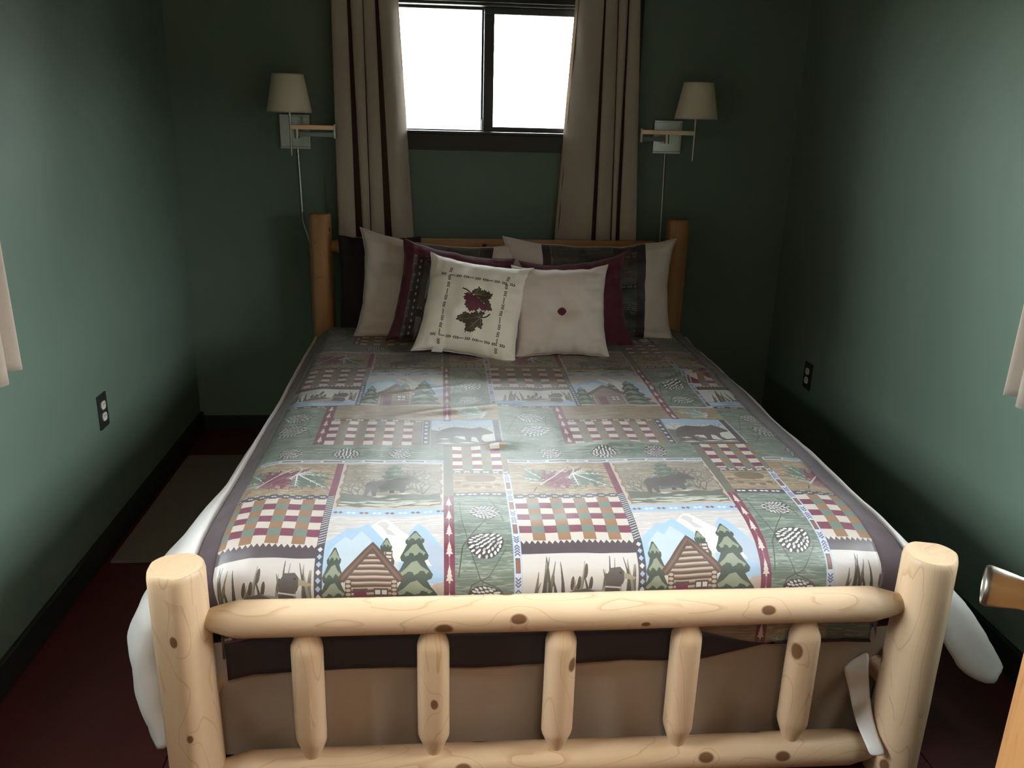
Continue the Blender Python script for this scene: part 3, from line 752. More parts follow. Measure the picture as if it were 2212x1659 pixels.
# ================================================================ curtains
def curtain(name, edges_t, edges_b, gaps_t, gaps_b, zt, zb, yf, yb, label, inner, thick=.0025, bow=.012):
    """hanging cloth: broad flats between deep folds over a brown sheet that stands for their shade; edges in x at the top and at the hem; `inner` is the edge at the window"""
    nz = 40; V, F = [], []
    for i in range(nz+1):
        q = i/nz; z = zt+(zb-zt)*q; e = q**.9
        E = [a+(b-a)*e for a, b in zip(edges_t, edges_b)]; G = [a+(b-a)*e for a, b in zip(gaps_t, gaps_b)]
        pts = []
        n = len(E)-1
        for k in range(n):
            a = E[k]+(G[k-1]/2 if k else 0); b = E[k+1]-(G[k]/2 if k < n-1 else 0)
            wv = .004*math.sin(q*5+k*2.1)
            row0 = []
            rolled = (inner < 0 and k == 0) or (inner > 0 and k == n-1)
            for t in (0, .04, .12, .22, .36, .5, .64, .78, .88, .96, 1):
                y = yf+.006-bow*math.sin(math.pi*max(.001, min(.999, t)))**.7+wv+.003*noise.noise((t*3+k*5, q*6, edges_t[0]*9))
                s = t if inner < 0 else 1-t
                if rolled:
                    y += .056*max(0, 1-s/(.60 if inner > 0 else .80))**1.5+.006*noise.noise((s*4, q*9, 3.))*(1-s)
                row0.append((a+(b-a)*t, min(y, yb-.004)))
            back = lambda x, d: [(x+d*.0015, yf+.012), (x+d*.004, yf+.028)]
            if not (rolled and inner < 0): pts += back(a, 1)[::-1]
            pts += row0
            if not (rolled and inner > 0): pts += back(b, -1)
        row = len(pts); V += [(x, y, z) for x, y in pts]
    # separate flats: a gap in the front cloth wherever a fold opens on the brown shade sheet
    cuts = set(); c0 = 0
    for k in range(n):
        rolled = (inner < 0 and k == 0) or (inner > 0 and k == n-1)
        c0 += 11+(2 if not (rolled and inner < 0) else 0)+(2 if not (rolled and inner > 0) else 0); cuts.add(c0-1)
    for i in range(nz):
        for k in range(row-1):
            if k in cuts: continue
            F.append((i*row+k, i*row+k+1, (i+1)*row+k+1, (i+1)*row+k))
    o = obj(name, V, F, M_CURT); auto_smooth(o, 60)
    md = o.modifiers.new('cloth', 'SOLIDIFY'); md.thickness = thick; md.offset = 0
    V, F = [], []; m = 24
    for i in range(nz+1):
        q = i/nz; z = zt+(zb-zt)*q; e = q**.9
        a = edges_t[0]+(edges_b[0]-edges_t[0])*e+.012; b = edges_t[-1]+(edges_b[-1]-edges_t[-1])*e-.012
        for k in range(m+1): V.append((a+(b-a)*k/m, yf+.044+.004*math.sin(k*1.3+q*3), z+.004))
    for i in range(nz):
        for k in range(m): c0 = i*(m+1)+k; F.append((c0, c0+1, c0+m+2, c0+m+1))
    l = obj('fold_shade', V, F, M_FOLD_SHADE, o); l['label'] = 'brown sheet added for the shade in the folds'
    tag(o, label, 'curtain'); return o
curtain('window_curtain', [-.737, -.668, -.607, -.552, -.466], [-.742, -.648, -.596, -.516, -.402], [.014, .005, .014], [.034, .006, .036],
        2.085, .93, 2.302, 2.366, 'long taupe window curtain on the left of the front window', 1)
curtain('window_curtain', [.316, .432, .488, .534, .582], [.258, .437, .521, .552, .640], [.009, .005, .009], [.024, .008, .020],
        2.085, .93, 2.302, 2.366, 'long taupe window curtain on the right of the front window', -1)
rod = MB().tube([(-.95, 2.334, 2.093), (.83, 2.334, 2.093)], .008, 12)
for x in (-.95, .83): rod.lathe([(.004, -.02), (.016, -.012), (.018, 0), (.012, .012), (.004, .018)], 12, Matrix.Translation((x, 2.334, 2.093)) @ Matrix.Rotation(R(90), 4, 'Y'))
for x in (-.86, .74): rod.box(x-.006, 2.334, 2.087, x+.006, YB, 2.099)
tag(rod.build('curtain_rod', M_TRIM), 'dark rod over the front window carrying both taupe curtains', 'curtain rod')
def side_curtain(x, y0, y1, zt, zb, sgn, label, folds):
    V, F = [], []; nz, ny = 30, 70
    for i in range(nz+1):
        q = i/nz; z = zt+(zb-zt)*q
        for k in range(ny+1):
            t = k/ny; y = y0+(y1-y0)*t+.008*(q-.5)*math.sin(t*9)
            V.append((x-sgn*.026*math.sin(t*folds*2*math.pi+1.1+.5*q)*(.7+.5*q), y, z+(.012*math.sin(t*8) if i == nz else 0)))
    for i in range(nz):
        for k in range(ny): a = i*(ny+1)+k; F.append((a, a+1, a+ny+2, a+ny+1))
    o = obj('side_curtain', V, F, M_CURT)
    md = o.modifiers.new('cloth', 'SOLIDIFY'); md.thickness = .003; md.offset = 0
    tag(o, label, 'curtain')
    r = MB().tube([(x, y0-.06, zt+.01), (x, y1+.06, zt+.01)], .008, 10); r.box(min(x, x+sgn*.062), y1+.030, zt+.002, max(x, x+sgn*.062), y1+.042, zt+.018)
    r.box(min(x, x+sgn*.062), y0-.042, zt+.002, max(x, x+sgn*.062), y0-.03, zt+.018)
    return r.build('curtain_rod', M_TRIM)
tag(side_curtain(XL+.062, .27, .585, 1.99, .845, -1, 'short taupe curtain hanging on the left wall at the left edge', 4), 'dark rod over the left wall window', 'curtain rod')
tag(side_curtain(XR-.062, .26, .500, 1.99, .800, 1, 'short taupe curtain hanging on the right wall at the right edge', 4), 'dark rod over the right wall window', 'curtain rod')

# ================================================================ wall lamps
def wall_lamp(side, px, pz, sx, elbow, zarm, cord, label):
    t = empty('wall_lamp', (px, YB, pz)); tag(t, label, 'lamp', 'swing-arm wall lamps beside the front window')
    def b(name, mbuild, mat, sm=False):
        o = mbuild.build(name, mat, None, sm); o.parent = t; o.matrix_parent_inverse = Matrix.Translation(-t.location); return auto_smooth(o) if sm else o
    b('back_plate', MB().box(px-.066, YB-.012, pz-.074, px+.066, YB, pz+.074, .006), M_CHROME)
    rim = MB()
    for q in ((-.066, -.074, .066, -.064), (-.066, .064, .066, .074), (-.066, -.064, -.056, .064), (.056, -.064, .066, .064)):
        rim.box(px+q[0], YB-.018, pz+q[1], px+q[2], YB-.0121, pz+q[3], .002)
    b('plate_rim', rim, M_CHROME)
    piv = px+side*-.015
    b('pivot', MB().box(piv-.010, YB-.062, zarm-.040, piv+.010, YB-.0121, zarm-.022, .002).lathe([(.011, zarm-.050), (.011, zarm-.002)], 16, Matrix.Translation((piv, YB-.062, 0))), M_CHROME, True)
    y_arm = 2.25
    def arm(p, q, z):
        d = Vector((q[0]-p[0], q[1]-p[1], 0)); M = Matrix.Translation((p[0], p[1], z)) @ Matrix.Rotation(math.atan2(d.y, d.x), 4, 'Z')
        return MB().box(0, -.006, -.010, d.length, .006, .010, .002, M)
    b('lower_arm', arm((piv, YB-.062), (elbow, 2.285), zarm-.030), M_CHROME)
    b('upper_arm', arm((sx, y_arm), (elbow, 2.285), zarm), M_CHROME)
    b('elbow_pin', MB().lathe([(.007, zarm-.045), (.007, zarm+.014)], 14, Matrix.Translation((elbow, 2.285, 0))), M_CHROME, True)
    b('stem', MB().lathe([(.003, zarm-.122), (.005, zarm-.115), (.005, zarm+.060), (.013, zarm+.062), (.013, zarm+.10)], 14, Matrix.Translation((sx, y_arm, 0))), M_CHROME, True)
    prof = [(.096, zarm+.060), (.066, zarm+.215), (.0645, zarm+.215), (.0945, zarm+.060), (.096, zarm+.060)]
    sh = b('lamp_shade', MB().lathe(prof, 48, Matrix.Translation((sx, y_arm, 0)), False), M_SHADE, True)
    for zz, rr in ((zarm+.063, .0945), (zarm+.212, .0655)):
        b('shade_ring', MB().tube([(sx+rr*math.cos(a*math.pi/24), y_arm+rr*math.sin(a*math.pi/24), zz) for a in range(49)], .0015, 6), M_CHROME, True)
    for a in range(3):
        b('shade_spoke', MB().tube([(sx, y_arm, zarm+.190), (sx+.065*math.cos(a*2.09), y_arm+.065*math.sin(a*2.09), zarm+.210)], .0012, 5), M_CHROME, True)
    b('bulb', MB().lathe([(.008, zarm+.10), (.012, zarm+.115), (.026, zarm+.150), (.026, zarm+.165), (.016, zarm+.185), (.003, zarm+.192)], 18, Matrix.Translation((sx, y_arm, 0))), M_IVORY, True)
    b('cord', MB().tube(cord, .0042, 8), M_CHROME, True)
    return t
yc = YB-.005
wall_lamp(-1, -.927, 1.425, -.925, -.742, 1.448, [(-.920, yc, 1.352), (-.9135, yc, 1.035), (-.911, yc, 1.022), (-.897, yc, .972), (-.886, yc, .93), (-.884, yc, .80)],
          'swing-arm lamp with linen shade on the wall left of the window')
wall_lamp(1, .771, 1.441, .861, .628, 1.463, [(.768, yc, 1.367), (.775, yc, 1.05), (.776, yc, 1.0), (.777, yc, .80)],
          'swing-arm lamp with linen shade on the wall right of the window')

# ================================================================ sockets
def socket(x, y, z, sgn, label):
    t = empty('wall_socket', (x, y, z)); tag(t, label, 'outlet')
    def b(name, x0, y0, z0, x1, y1, z1, m, bev): o = box(name, min(x0, x1), y0, z0, max(x0, x1), y1, z1, m, None, bev); o.parent = t; return o
    b('plate', 0, -.037, -.061, -sgn*.006, .037, .061, M_PLATE, .0015)
    for k in (-1, 1):
        M = Matrix.Translation((-sgn*.0061, 0, k*.021)) @ Matrix.Rotation(R(-sgn*90), 4, 'Y')
        mb = MB(); pr = []
        vs = [(max(-.0145, min(.0145, .0185*math.cos(a))), .0172*math.sin(a)) for a in np.linspace(0, 2*math.pi, 25)[:-1]]
        bot = [M @ Vector((p, q, 0)) for p, q in vs]; top = [M @ Vector((p, q, .003)) for p, q in vs]
        n = len(vs); mb.add(bot+top, [(i, (i+1) % n, n+(i+1) % n, n+i) for i in range(n)]+[tuple(range(n, 2*n))])
        rc = mb.build('receptacle', M_IVORY, t)
        sl = MB()
        for dy in (-.006, .006): sl.box(-sgn*.0091 if sgn < 0 else -.0097, dy-.001, k*.021+.000, -sgn*.0097 if sgn < 0 else -.0091, dy+.001, k*.021+.008)
        sl.build('slot', M_SLOT, rc)
    sc = MB().lathe([(.003, 0), (.003, .0012)], 10, Matrix.Translation((-sgn*.006, 0, 0)) @ Matrix.Rotation(R(-sgn*90), 4, 'Y')).build('screw', M_CHROME, t)
socket(XL, 1.263, .500, -1, 'dark outlet plate with two ivory sockets on the left wall')
socket(XR, 1.908, .428, 1, 'dark outlet plate with two ivory sockets on the right wall')

# ================================================================ rug, door
rug = box('rug', -1.422, 1.080, .0005, -.45, 2.030, .011, M_RUG, None, .003)
tag(rug, 'grey beige rug on the red floor between bed and left wall', 'rug')
D0 = Vector((.506, -.700, 0)); da = R(32)
door = struct(empty('door_1', D0))
DM = Matrix.Rotation(-da, 4, 'Z')     # local: -y runs to the hinge, -x is the face towards the bed
door.matrix_world = Matrix.Translation(D0) @ DM
box('slab', 0, -.76, .012, .036, 0, 2.0, M_DOOR, door, .002)
# grain UV for the slab
sl = [c for c in door.children if c.name.startswith('slab')][0]
ul = sl.data.uv_layers.new(name='UVMap')
for l in sl.data.loops: v = sl.data.vertices[l.vertex_index].co; ul.data[l.index].uv = (v.y+v.x, v.z)
kz = .968
KM = Matrix.Translation((0, -.060, kz)) @ Matrix.Rotation(R(-90), 4, 'Y')
kn = MB().lathe([(.033, 0), (.033, .005), (.028, .009), (.013, .011), (.012, .016), (.0125, .020), (.020, .021), (.0205, .030), (.0240, .048), (.0262, .062), (.0260, .066), (.024, .069), (.0232, .068), (.012, .0684), (.001, .0686)], 40, KM).build('knob', M_KNOB, door); auto_smooth(kn, 40)
box('latch_plate', .006, -.001, kz-.028, .030, .0015, kz+.028, M_KNOB, door, .0005)

# ================================================================ log bed
def log(name, p0, p1, prof, mat, parent, seed, wob=.003, facets=0, n=28, step=.03, label=None, chips=0):
    """prof: list of (distance, radius) along the log, p0 to p1"""
    p0, p1 = Vector(p0), Vector(p1); L = (p1-p0).length
    ts = sorted(set([round(q[0], 5) for q in prof]+[round(k*step, 5) for k in range(1, int(L/step)) if prof[1][0] < k*step < prof[-2][0]]))
    rs = np.random.RandomState(seed); fa = np.sort(rs.rand(max(facets, 1))*2*math.pi); fd = .90+.07*rs.rand(max(facets, 1)); fph = rs.rand(max(facets, 1))*6
    d = (p1-p0).normalized(); rot = Vector((0, 0, 1)).rotation_difference(d).to_matrix().to_4x4()
    V, UV, F = [], [], []
    for t in ts:
        r = np.interp(t, [q[0] for q in prof], [q[1] for q in prof])
        big = 1 if r > .8*max(q[1] for q in prof) else .3
        for k in range(n+1):
            a = 2*math.pi*k/n
            rr = r*(1+.02*noise.noise((math.cos(a)*1.2, math.sin(a)*1.2+seed*3.7, t*5))*big)+big*wob*noise.noise((math.cos(a)*.6+seed, math.sin(a)*.6, t*2.2))
            if facets:
                for j in range(facets):
                    c = math.cos(a-fa[j])
                    if c > .3: rr = min(rr, r*(fd[j]+.025*math.sin(t*7+fph[j]))/c) if big == 1 else rr
            V.append((rr*math.cos(a), rr*math.sin(a), t)); UV.append((a*max(q[1] for q in prof), t))
    m = len(ts)
    for i in range(m-1):
        for k in range(n): F.append((i*(n+1)+k, i*(n+1)+k+1, (i+1)*(n+1)+k+1, (i+1)*(n+1)+k))
    b0 = len(V); V.append((0, 0, ts[0])); UV.append((0, ts[0])); V.append((0, 0, ts[-1]+.0005)); UV.append((.02, ts[-1]+.03))
    for k in range(n): F.append((b0, k+1, k)); F.append((b0+1, (m-1)*(n+1)+k, (m-1)*(n+1)+k+1))
    o = obj(name, V, F, mat, parent, True, UV); auto_smooth(o, 38)
    o.matrix_local = Matrix.Translation(p0) @ rot
    if label: o['label'] = label
    return o
bed = empty('log_bed', (0, 0, 0))
tag(bed, 'peeled pine log bed with spindled footboard in the middle of the room', 'bed')
def post(x, y, h, r, mat, seed, name='post'):
    return log(name, (x, y, 0), (x, y, h), [(0, r*.99), (.012, r*1.04), (h-.014, r*.985), (h-.004, r*.955), (h, r*.90)], mat, bed, seed, .0025, 5, 36)
post(-.830, 0, .606, .0615, M_PINE, 3, 'foot_post'); post(.832, 0, .604, .0615, M_PINE, 5, 'foot_post')
post(-.812, 2.217, 1.084, .052, M_PINE2, 7, 'head_post'); post(.812, 2.217, 1.084, .052, M_PINE2, 9, 'head_post')
def rail(name, x0, x1, y, z, r, mat, seed, tip=.024, tl=.055):
    L = x1-x0; bw = .045+tl
    return log(name, (x0, y, z), (x1, y, z), [(0, tip), (.045, tip), (.050, tip*1.1), (.050+tl*.55, r*.86), (.050+tl, r), (L-.050-tl, r), (L-.050-tl*.55, r*.86), (L-.050, tip*1.1), (L-.045, tip), (L, tip)], mat, bed, seed, .0035, 0, 32)
rail('top_rail', -.815, .815, 0, .475, .0405, M_PINE, 11)
rail('bottom_rail', -.815, .815, 0, .074, .0420, M_PINE, 13, .026)
for k, x in enumerate((-.568, -.291, -.006, .284, .563)):
    z0, z1 = .098, .448; L = z1-z0; r = .0365
    log('spindle', (x, 0, z0), (x, 0, z1), [(0, .017), (.018, .020), (.030, .024), (.056, r*.93), (.066, r), (L-.052, r), (L-.042, r*.97), (L-.014, r*.62), (L, r*.56)], M_PINE, bed, 20+k, .0015, 7, 26, .02)
rail('head_rail', -.80, .80, 2.217, .942, .041, M_PINE2, 31); rail('head_rail', -.80, .80, 2.217, .30, .041, M_PINE2, 32)
for k, x in enumerate((-.53, -.265, 0, .265, .53)):
    log('head_spindle', (x, 2.217, .325), (x, 2.217, .918), [(0, .018), (.03, .022), (.07, .034), (.523, .034), (.563, .022), (.593, .018)], M_PINE2, bed, 40+k, .0015, 7, 18, .04)
for s in (-1, 1): log('side_rail', (s*.817, .02, .225), (s*.810, 2.20, .225), [(0, .022), (.05, .024), (.10, .030), (2.08, .030), (2.13, .024), (2.18, .022)], M_PINE, bed, 50+s, .003, 0, 20, .1)
# bed slats: each board its own part, carried on ledgers
for y in np.linspace(.16, 2.04, 8): box('bed_slat', -.74, y-.045, .272, .74, y+.045, .290, M_DOOR, bed)
for s in (-1, 1): box('ledger', s*.70-.02, .12, .23, s*.70+.02, 2.15, .2715, M_DOOR, bed)
mt = MB().box(-.735, .13, .2905, .735, 2.115, .568, .05).build('mattress', M_MATT); auto_smooth(mt, 40)
tag(mt, 'white mattress lying under the printed comforter on the log bed', 'mattress')

# ---------------------------------------------------------------- bed skirt
def skirt():
    root = empty('bed_skirt', (0, .085, .28)); tag(root, 'tan cotton bed skirt hanging behind the footboard spindles', 'bed skirt')
    V, F = [], []; nx, nz = 150, 22
    for i in range(nz+1):
        q = i/nz
        for k in range(nx+1):
            t = k/nx; x = -.828+1.656*t
            amp = .010+.022*q
            y = .092+amp*(math.sin(x*15+.7)*.6+.8*math.sin(x*7.3+1.9)+.5*noise.noise((x*9, q*1.2, 3)))+.008*math.exp(-((abs(x)-.70)/.05)**2)*math.sin(q*9+x*30)
            V.append((x, min(.124, max(y, .062)), .345-.335*q))
    for i in range(nz):
        for k in range(nx): a = i*(nx+1)+k; F.append((a, a+1, a+nx+2, a+nx+1))
    o = obj('front_panel', V, F, M_TANSK)
    o.parent = root; o.matrix_parent_inverse = Matrix.Translation(-root.location)
    for s in (-1, 1):
        V, F = [], []; ny = 80
        for i in range(13):
            for k in range(ny+1):
                y = .09+2.03*k/ny; V.append((s*(.832+.006*math.sin(y*22)*i/12), y, .29-.28*i/12))
        for i in range(12):
            for k in range(ny): a = i*(ny+1)+k; F.append((a, a+1, a+ny+2, a+ny+1))
        o = obj('side_panel', V, F, M_TANSK); o.parent = root; o.matrix_parent_inverse = Matrix.Translation(-root.location)
    # the loose corner that falls over the bottom log beside the right post
    pts = [((.722, .100, .235), (.790, .100, .280)), ((.724, .066, .215), (.770, .066, .255)), ((.727, .044, .180), (.768, .042, .215)), ((.728, .010, .142), (.766, .012, .165)), ((.732, -.022, .124), (.768, -.022, .132)),
           ((.737, -.046, .108), (.775, -.047, .108)), ((.741, -.051, .094), (.778, -.052, .095))]
    V = [p for pr in pts for p in (pr[0], tuple((a+b)/2+(0 if i != 1 else -.004) for i, (a, b) in enumerate(zip(*pr))), pr[1])]; F = []
    for i in range(len(pts)-1):
        for k in range(2): a = i*3+k; F.append((a, a+1, a+4, a+3))
    o = obj('corner_flap', V, F, M_WHITEC); o.parent = root; o.matrix_parent_inverse = Matrix.Translation(-root.location)
    s1 = o.modifiers.new('soft', 'SUBSURF'); s1.levels = s1.render_levels = 2
    sd = o.modifiers.new('cloth', 'SOLIDIFY'); sd.thickness = .002
skirt()

# ---------------------------------------------------------------- comforter
TILE = paint_tile()
TILE.a = TILE.a*.82+TILE.a.mean(2, keepdims=True)*.18
TILE.a = TILE.a*.76+np.array((.070, .069, .068), np.float32)      # contrast cut and darks lifted: glare haze put into the print
M_PRINT = cloth_print('lodge patchwork print', TILE.a, bump=.16, spec=.75)
FT = [-.22, .02, .06, .12, .20, .30, 3.0]
FY = [.050, .058, .075, .125, .202, .300, 3.0]
FZ = [-.325, -.09, -.055, -.022, -.006, 0, 0]
KA = [0, .70, .76, .80, .84, .90, 1.0, 1.1, 1.2, 1.3, 1.4]
HX = [0, .70, .757, .794, .828, .852, .866, .870, .872, .874, .876]
HZ = [0, 0, -.007, -.022, -.050, -.105, -.20, -.30, -.40, -.50, -.60]
LX = [0, .70, .757, .795, .832, .892, .968, 1.008, 1.012, .985, .962]
LZ = [0, 0, -.010, -.028, -.052, -.095, -.170, -.262, -.362, -.455, -.52]
GX = [0, .70, .759, .798, .836, .872, .888, .892, .894, .896, .898]
GZ = [0, 0, -.004, -.012, -.028, -.078, -.172, -.272, -.372, -.472, -.572]
RX = [0, .70, .759, .797, .832, .880, .955, 1.025, 1.088, 1.127, 1.147]
RZ = [0, 0, -.006, -.016, -.032, -.070, -.138, -.210, -.292, -.370, -.41]
_t = np.linspace(-.30, .60, 361); _k = np.exp(-np.linspace(-2.5, 2.5, 25)**2/2); _k /= _k.sum()
_sm = lambda T, V: np.convolve(np.pad(np.interp(_t, T, V), 12, mode='reflect', reflect_type='odd'), _k, mode='valid')
FYs, FZs = _sm([-.40]+FT[1:], [.050]+FY[1:]), _sm([-.40]+FT[1:], [-.505]+FZ[1:])
def foot(t): return (t, 0.) if t > .55 else (float(np.interp(t, _t, FYs)), float(np.interp(t, _t, FZs)))
def vprint(t): return t-.020*(1-smooth01((t+.02)/.42))
def foot_w(y): return 1-smooth01((y-.10)/1.15)
def crease(x, y):
    def ridge(ax, ay, bx, by, w, h):
        dx, dy = bx-ax, by-ay; L2 = dx*dx+dy*dy; t = max(0, min(1, ((x-ax)*dx+(y-ay)*dy)/L2))
        d = math.hypot(x-ax-t*dx, y-ay-t*dy); return h*math.exp(-(d/w)**2)*math.sin(math.pi*(.1+.8*t))
    return (ridge(.50, 1.22, .80, 1.40, .020, .022)+ridge(.58, 1.34, .82, 1.46, .016, .017)+ridge(-.50, 1.10, -.15, 1.24, .026, .013)+ridge(-.42, .92, -.05, 1.02, .024, .013)
            +ridge(-.15, .66, -.05, .67, .026, .015)+ridge(.12, .665, .36, .655, .026, .015)+ridge(-.60, 1.30, -.30, 1.20, .03, .006))
def comf(s, t):
    a = abs(s); sg = -1 if s < 0 else 1
    y, fz = foot(t)
    ys = max(y, .06); w = foot_w(ys)
    X, Z = (LX, LZ) if sg < 0 else (RX, RZ)
    A, B = (HX, HZ) if sg < 0 else (GX, GZ)
    x = np.interp(a, KA, A)*(1-w)+np.interp(a, KA, X)*w; z = np.interp(a, KA, B)*(1-w)+np.interp(a, KA, Z)*w
    if a > .84:
        h = min(1, (a-.84)/.25)
        x += h*(.014*math.sin(y*13+a*4+sg)+.010*noise.noise((y*6, a*3, sg*2.)))
        z += h*.006*math.sin(y*19)
        wq = w*h
        x += wq*(.012*noise.noise((a*9, y*9, sg*3.))+.006*noise.noise((a*22, y*14, sg*5.)))
        if sg < 0 and y < .16: x -= .055*h*((.16-y)/.094)**2
    if t < .075 and a > .757: x = .757+(x-.757)*(.12+.88*smooth01((t+.03)/.105))
    zz = .600+z+fz
    zz += .007*noise.noise((s*2.6, t*2.6, 1.3))+.0035*noise.noise((s*8, t*6, 4.1))+.0016*noise.noise((s*20, t*15, 6.1))+crease(s, t)
    if t > 1.95: zz -= .0*(t-1.95)
    yy = y+.004*noise.noise((s*6, t*3, 8))*(1 if t < .08 else 0)
    if t < .08: yy += .005*math.sin(s*11)*smooth01((.08-t)/.2)
    return (sg*x, yy, zz)
comforter = empty('comforter', (0, 1.1, .60))
tag(comforter, 'quilted comforter with lodge patchwork print and brown border covering the bed', 'bedspread')
def patch(name, ss, ts, mat, f=comf, uv=True, thick=.006, label=None):
    V = [f(s, t) if not callable(s) else f(s(t), t) for t in ts for s in ss]; n = len(ss)
    U = [((s(t) if callable(s) else s)+.825, t) for t in ts for s in ss]
    U = [(u/.735, (vprint(v)+.10)/1.12) for u, v in U]
    F = [(i*n+k, i*n+k+1, (i+1)*n+k+1, (i+1)*n+k) for i in range(len(ts)-1) for k in range(n-1)]
    o = obj(name, V, F, mat, None, True, U)
    o.parent = comforter; o.matrix_parent_inverse = Matrix.Translation(-comforter.location)
    if thick: md = o.modifiers.new('quilt', 'SOLIDIFY'); md.thickness = thick; md.offset = -1
    if label: o['label'] = label
    return o
TT = list(np.unique(np.round(np.concatenate([np.linspace(-.05, .30, 26), np.linspace(.30, 2.12, 120)]), 4)))
sl_ = lambda t: -.783
S0, S1, S2, SR = -.783, .764, .842, .870
patch('printed_panel', list(np.linspace(S0, S1, 150)), TT, M_PRINT, label='patchwork print of cabins, bears, pine cones and checks')
hemL = lambda s: -.195+(0 if s < .3 else .050*smooth01((s-.3)/.25))
brn = lambda s: -.100-(0 if s < .22 else .050*smooth01((s-.22)/.3))
# foot drop between the posts: print, then the brown band
def drop(name, mat, ta, tb, m, label=None):
    xs_ = list(np.linspace(-.762, .762, 120)); V, U, F = [], [], []
    for i in range(m+1):
        for s in xs_:
            t = ta(s)+(tb(s)-ta(s))*i/m; V.append(comf(s, t)); U.append(((s+.825)/.735, (vprint(t)+.10)/1.12))
    n = len(xs_)
    F = [(i*n+k, (i+1)*n+k, (i+1)*n+k+1, i*n+k+1) for i in range(m) for k in range(n-1)]
    o = obj(name, V, F, mat, None, True, U); o.parent = comforter; o.matrix_parent_inverse = Matrix.Translation(-comforter.location)
    md = o.modifiers.new('quilt', 'SOLIDIFY'); md.thickness = .006; md.offset = -1
    if label: o['label'] = label
drop('foot_drop', M_PRINT, lambda s: -.05, brn, 10)
drop('foot_border', M_BROWN_SHADE, brn, hemL, 6, 'dark brown border hanging behind the footboard')
TS = [t for t in TT if t >= .10]
patch('side_border', list(np.linspace(-S2, S0, 8)), [-.10, -.07, -.06]+TT, M_BROWN, label='dark brown border along the left side')
patch('side_border', list(np.linspace(S1, SR, 8)), [-.10, -.07, -.06]+TT, M_BROWN, label='dark brown border along the right side')
def side(sg):
    """white outer band that falls down the side and flares at the foot corner, its front edge folded in"""
    s0 = S2 if sg < 0 else SR
    V, F = [], []; m = 26; ys_ = [t for t in TT if t >= (.066 if sg < 0 else .100)]
    fold = 7
    n = len(ys_)+fold
    for i in range(m+1):
        q = i/m
        for k in range(n):
            if k >= fold:
                t = ys_[k-fold]; w = foot_w(t); end = 1.17*(1-w)+(1.345 if sg < 0 else 1.32)*w
                p = comf(sg*(s0+(end-s0)*q), t)
                V.append(p)
            else:
                t = ys_[0]; w = 1; end = 1.345 if sg < 0 else 1.32
                b = comf(sg*(s0+(end-s0)*q), t); e = (fold-k)/fold
                if sg < 0: V.append((b[0]+.050*math.sin(e*1.5)*q**.5*(1-.75*q**6), b[1]+.030*e*e*q-.012*math.sin(e*3.1)*q, b[2]+.02*e*q))
                else: V.append((b[0]-.105*math.sin(e*1.5)*q**.5*(1-.8*q**8), b[1]-.020*math.sin(e*2.2)*q, b[2]-.052*e*q*(1-.7*q**6)))
    for i in range(m):
        for k in range(n-1): a = i*n+k; F.append((a, a+1, a+n+1, a+n))
    o = obj('side_drop', V, F, M_WHITEC); o.parent = comforter; o.matrix_parent_inverse = Matrix.Translation(-comforter.location)
    md = o.modifiers.new('quilt', 'SOLIDIFY'); md.thickness = .012; md.offset = -1 if sg > 0 else 1
    o['label'] = 'white outer band falling down the %s side' % ('left' if sg < 0 else 'right')
    hem = MB()
    for i in (m,): hem.tube([V[i*n+k] for k in range(fold, n, 3)], .006, 6)
    hem.tube([V[i*n+fold] for i in range(0, m+1)], .005, 6)
    h = hem.build('hem', M_CREAM, o, True)
    return o
side(-1); side(1)
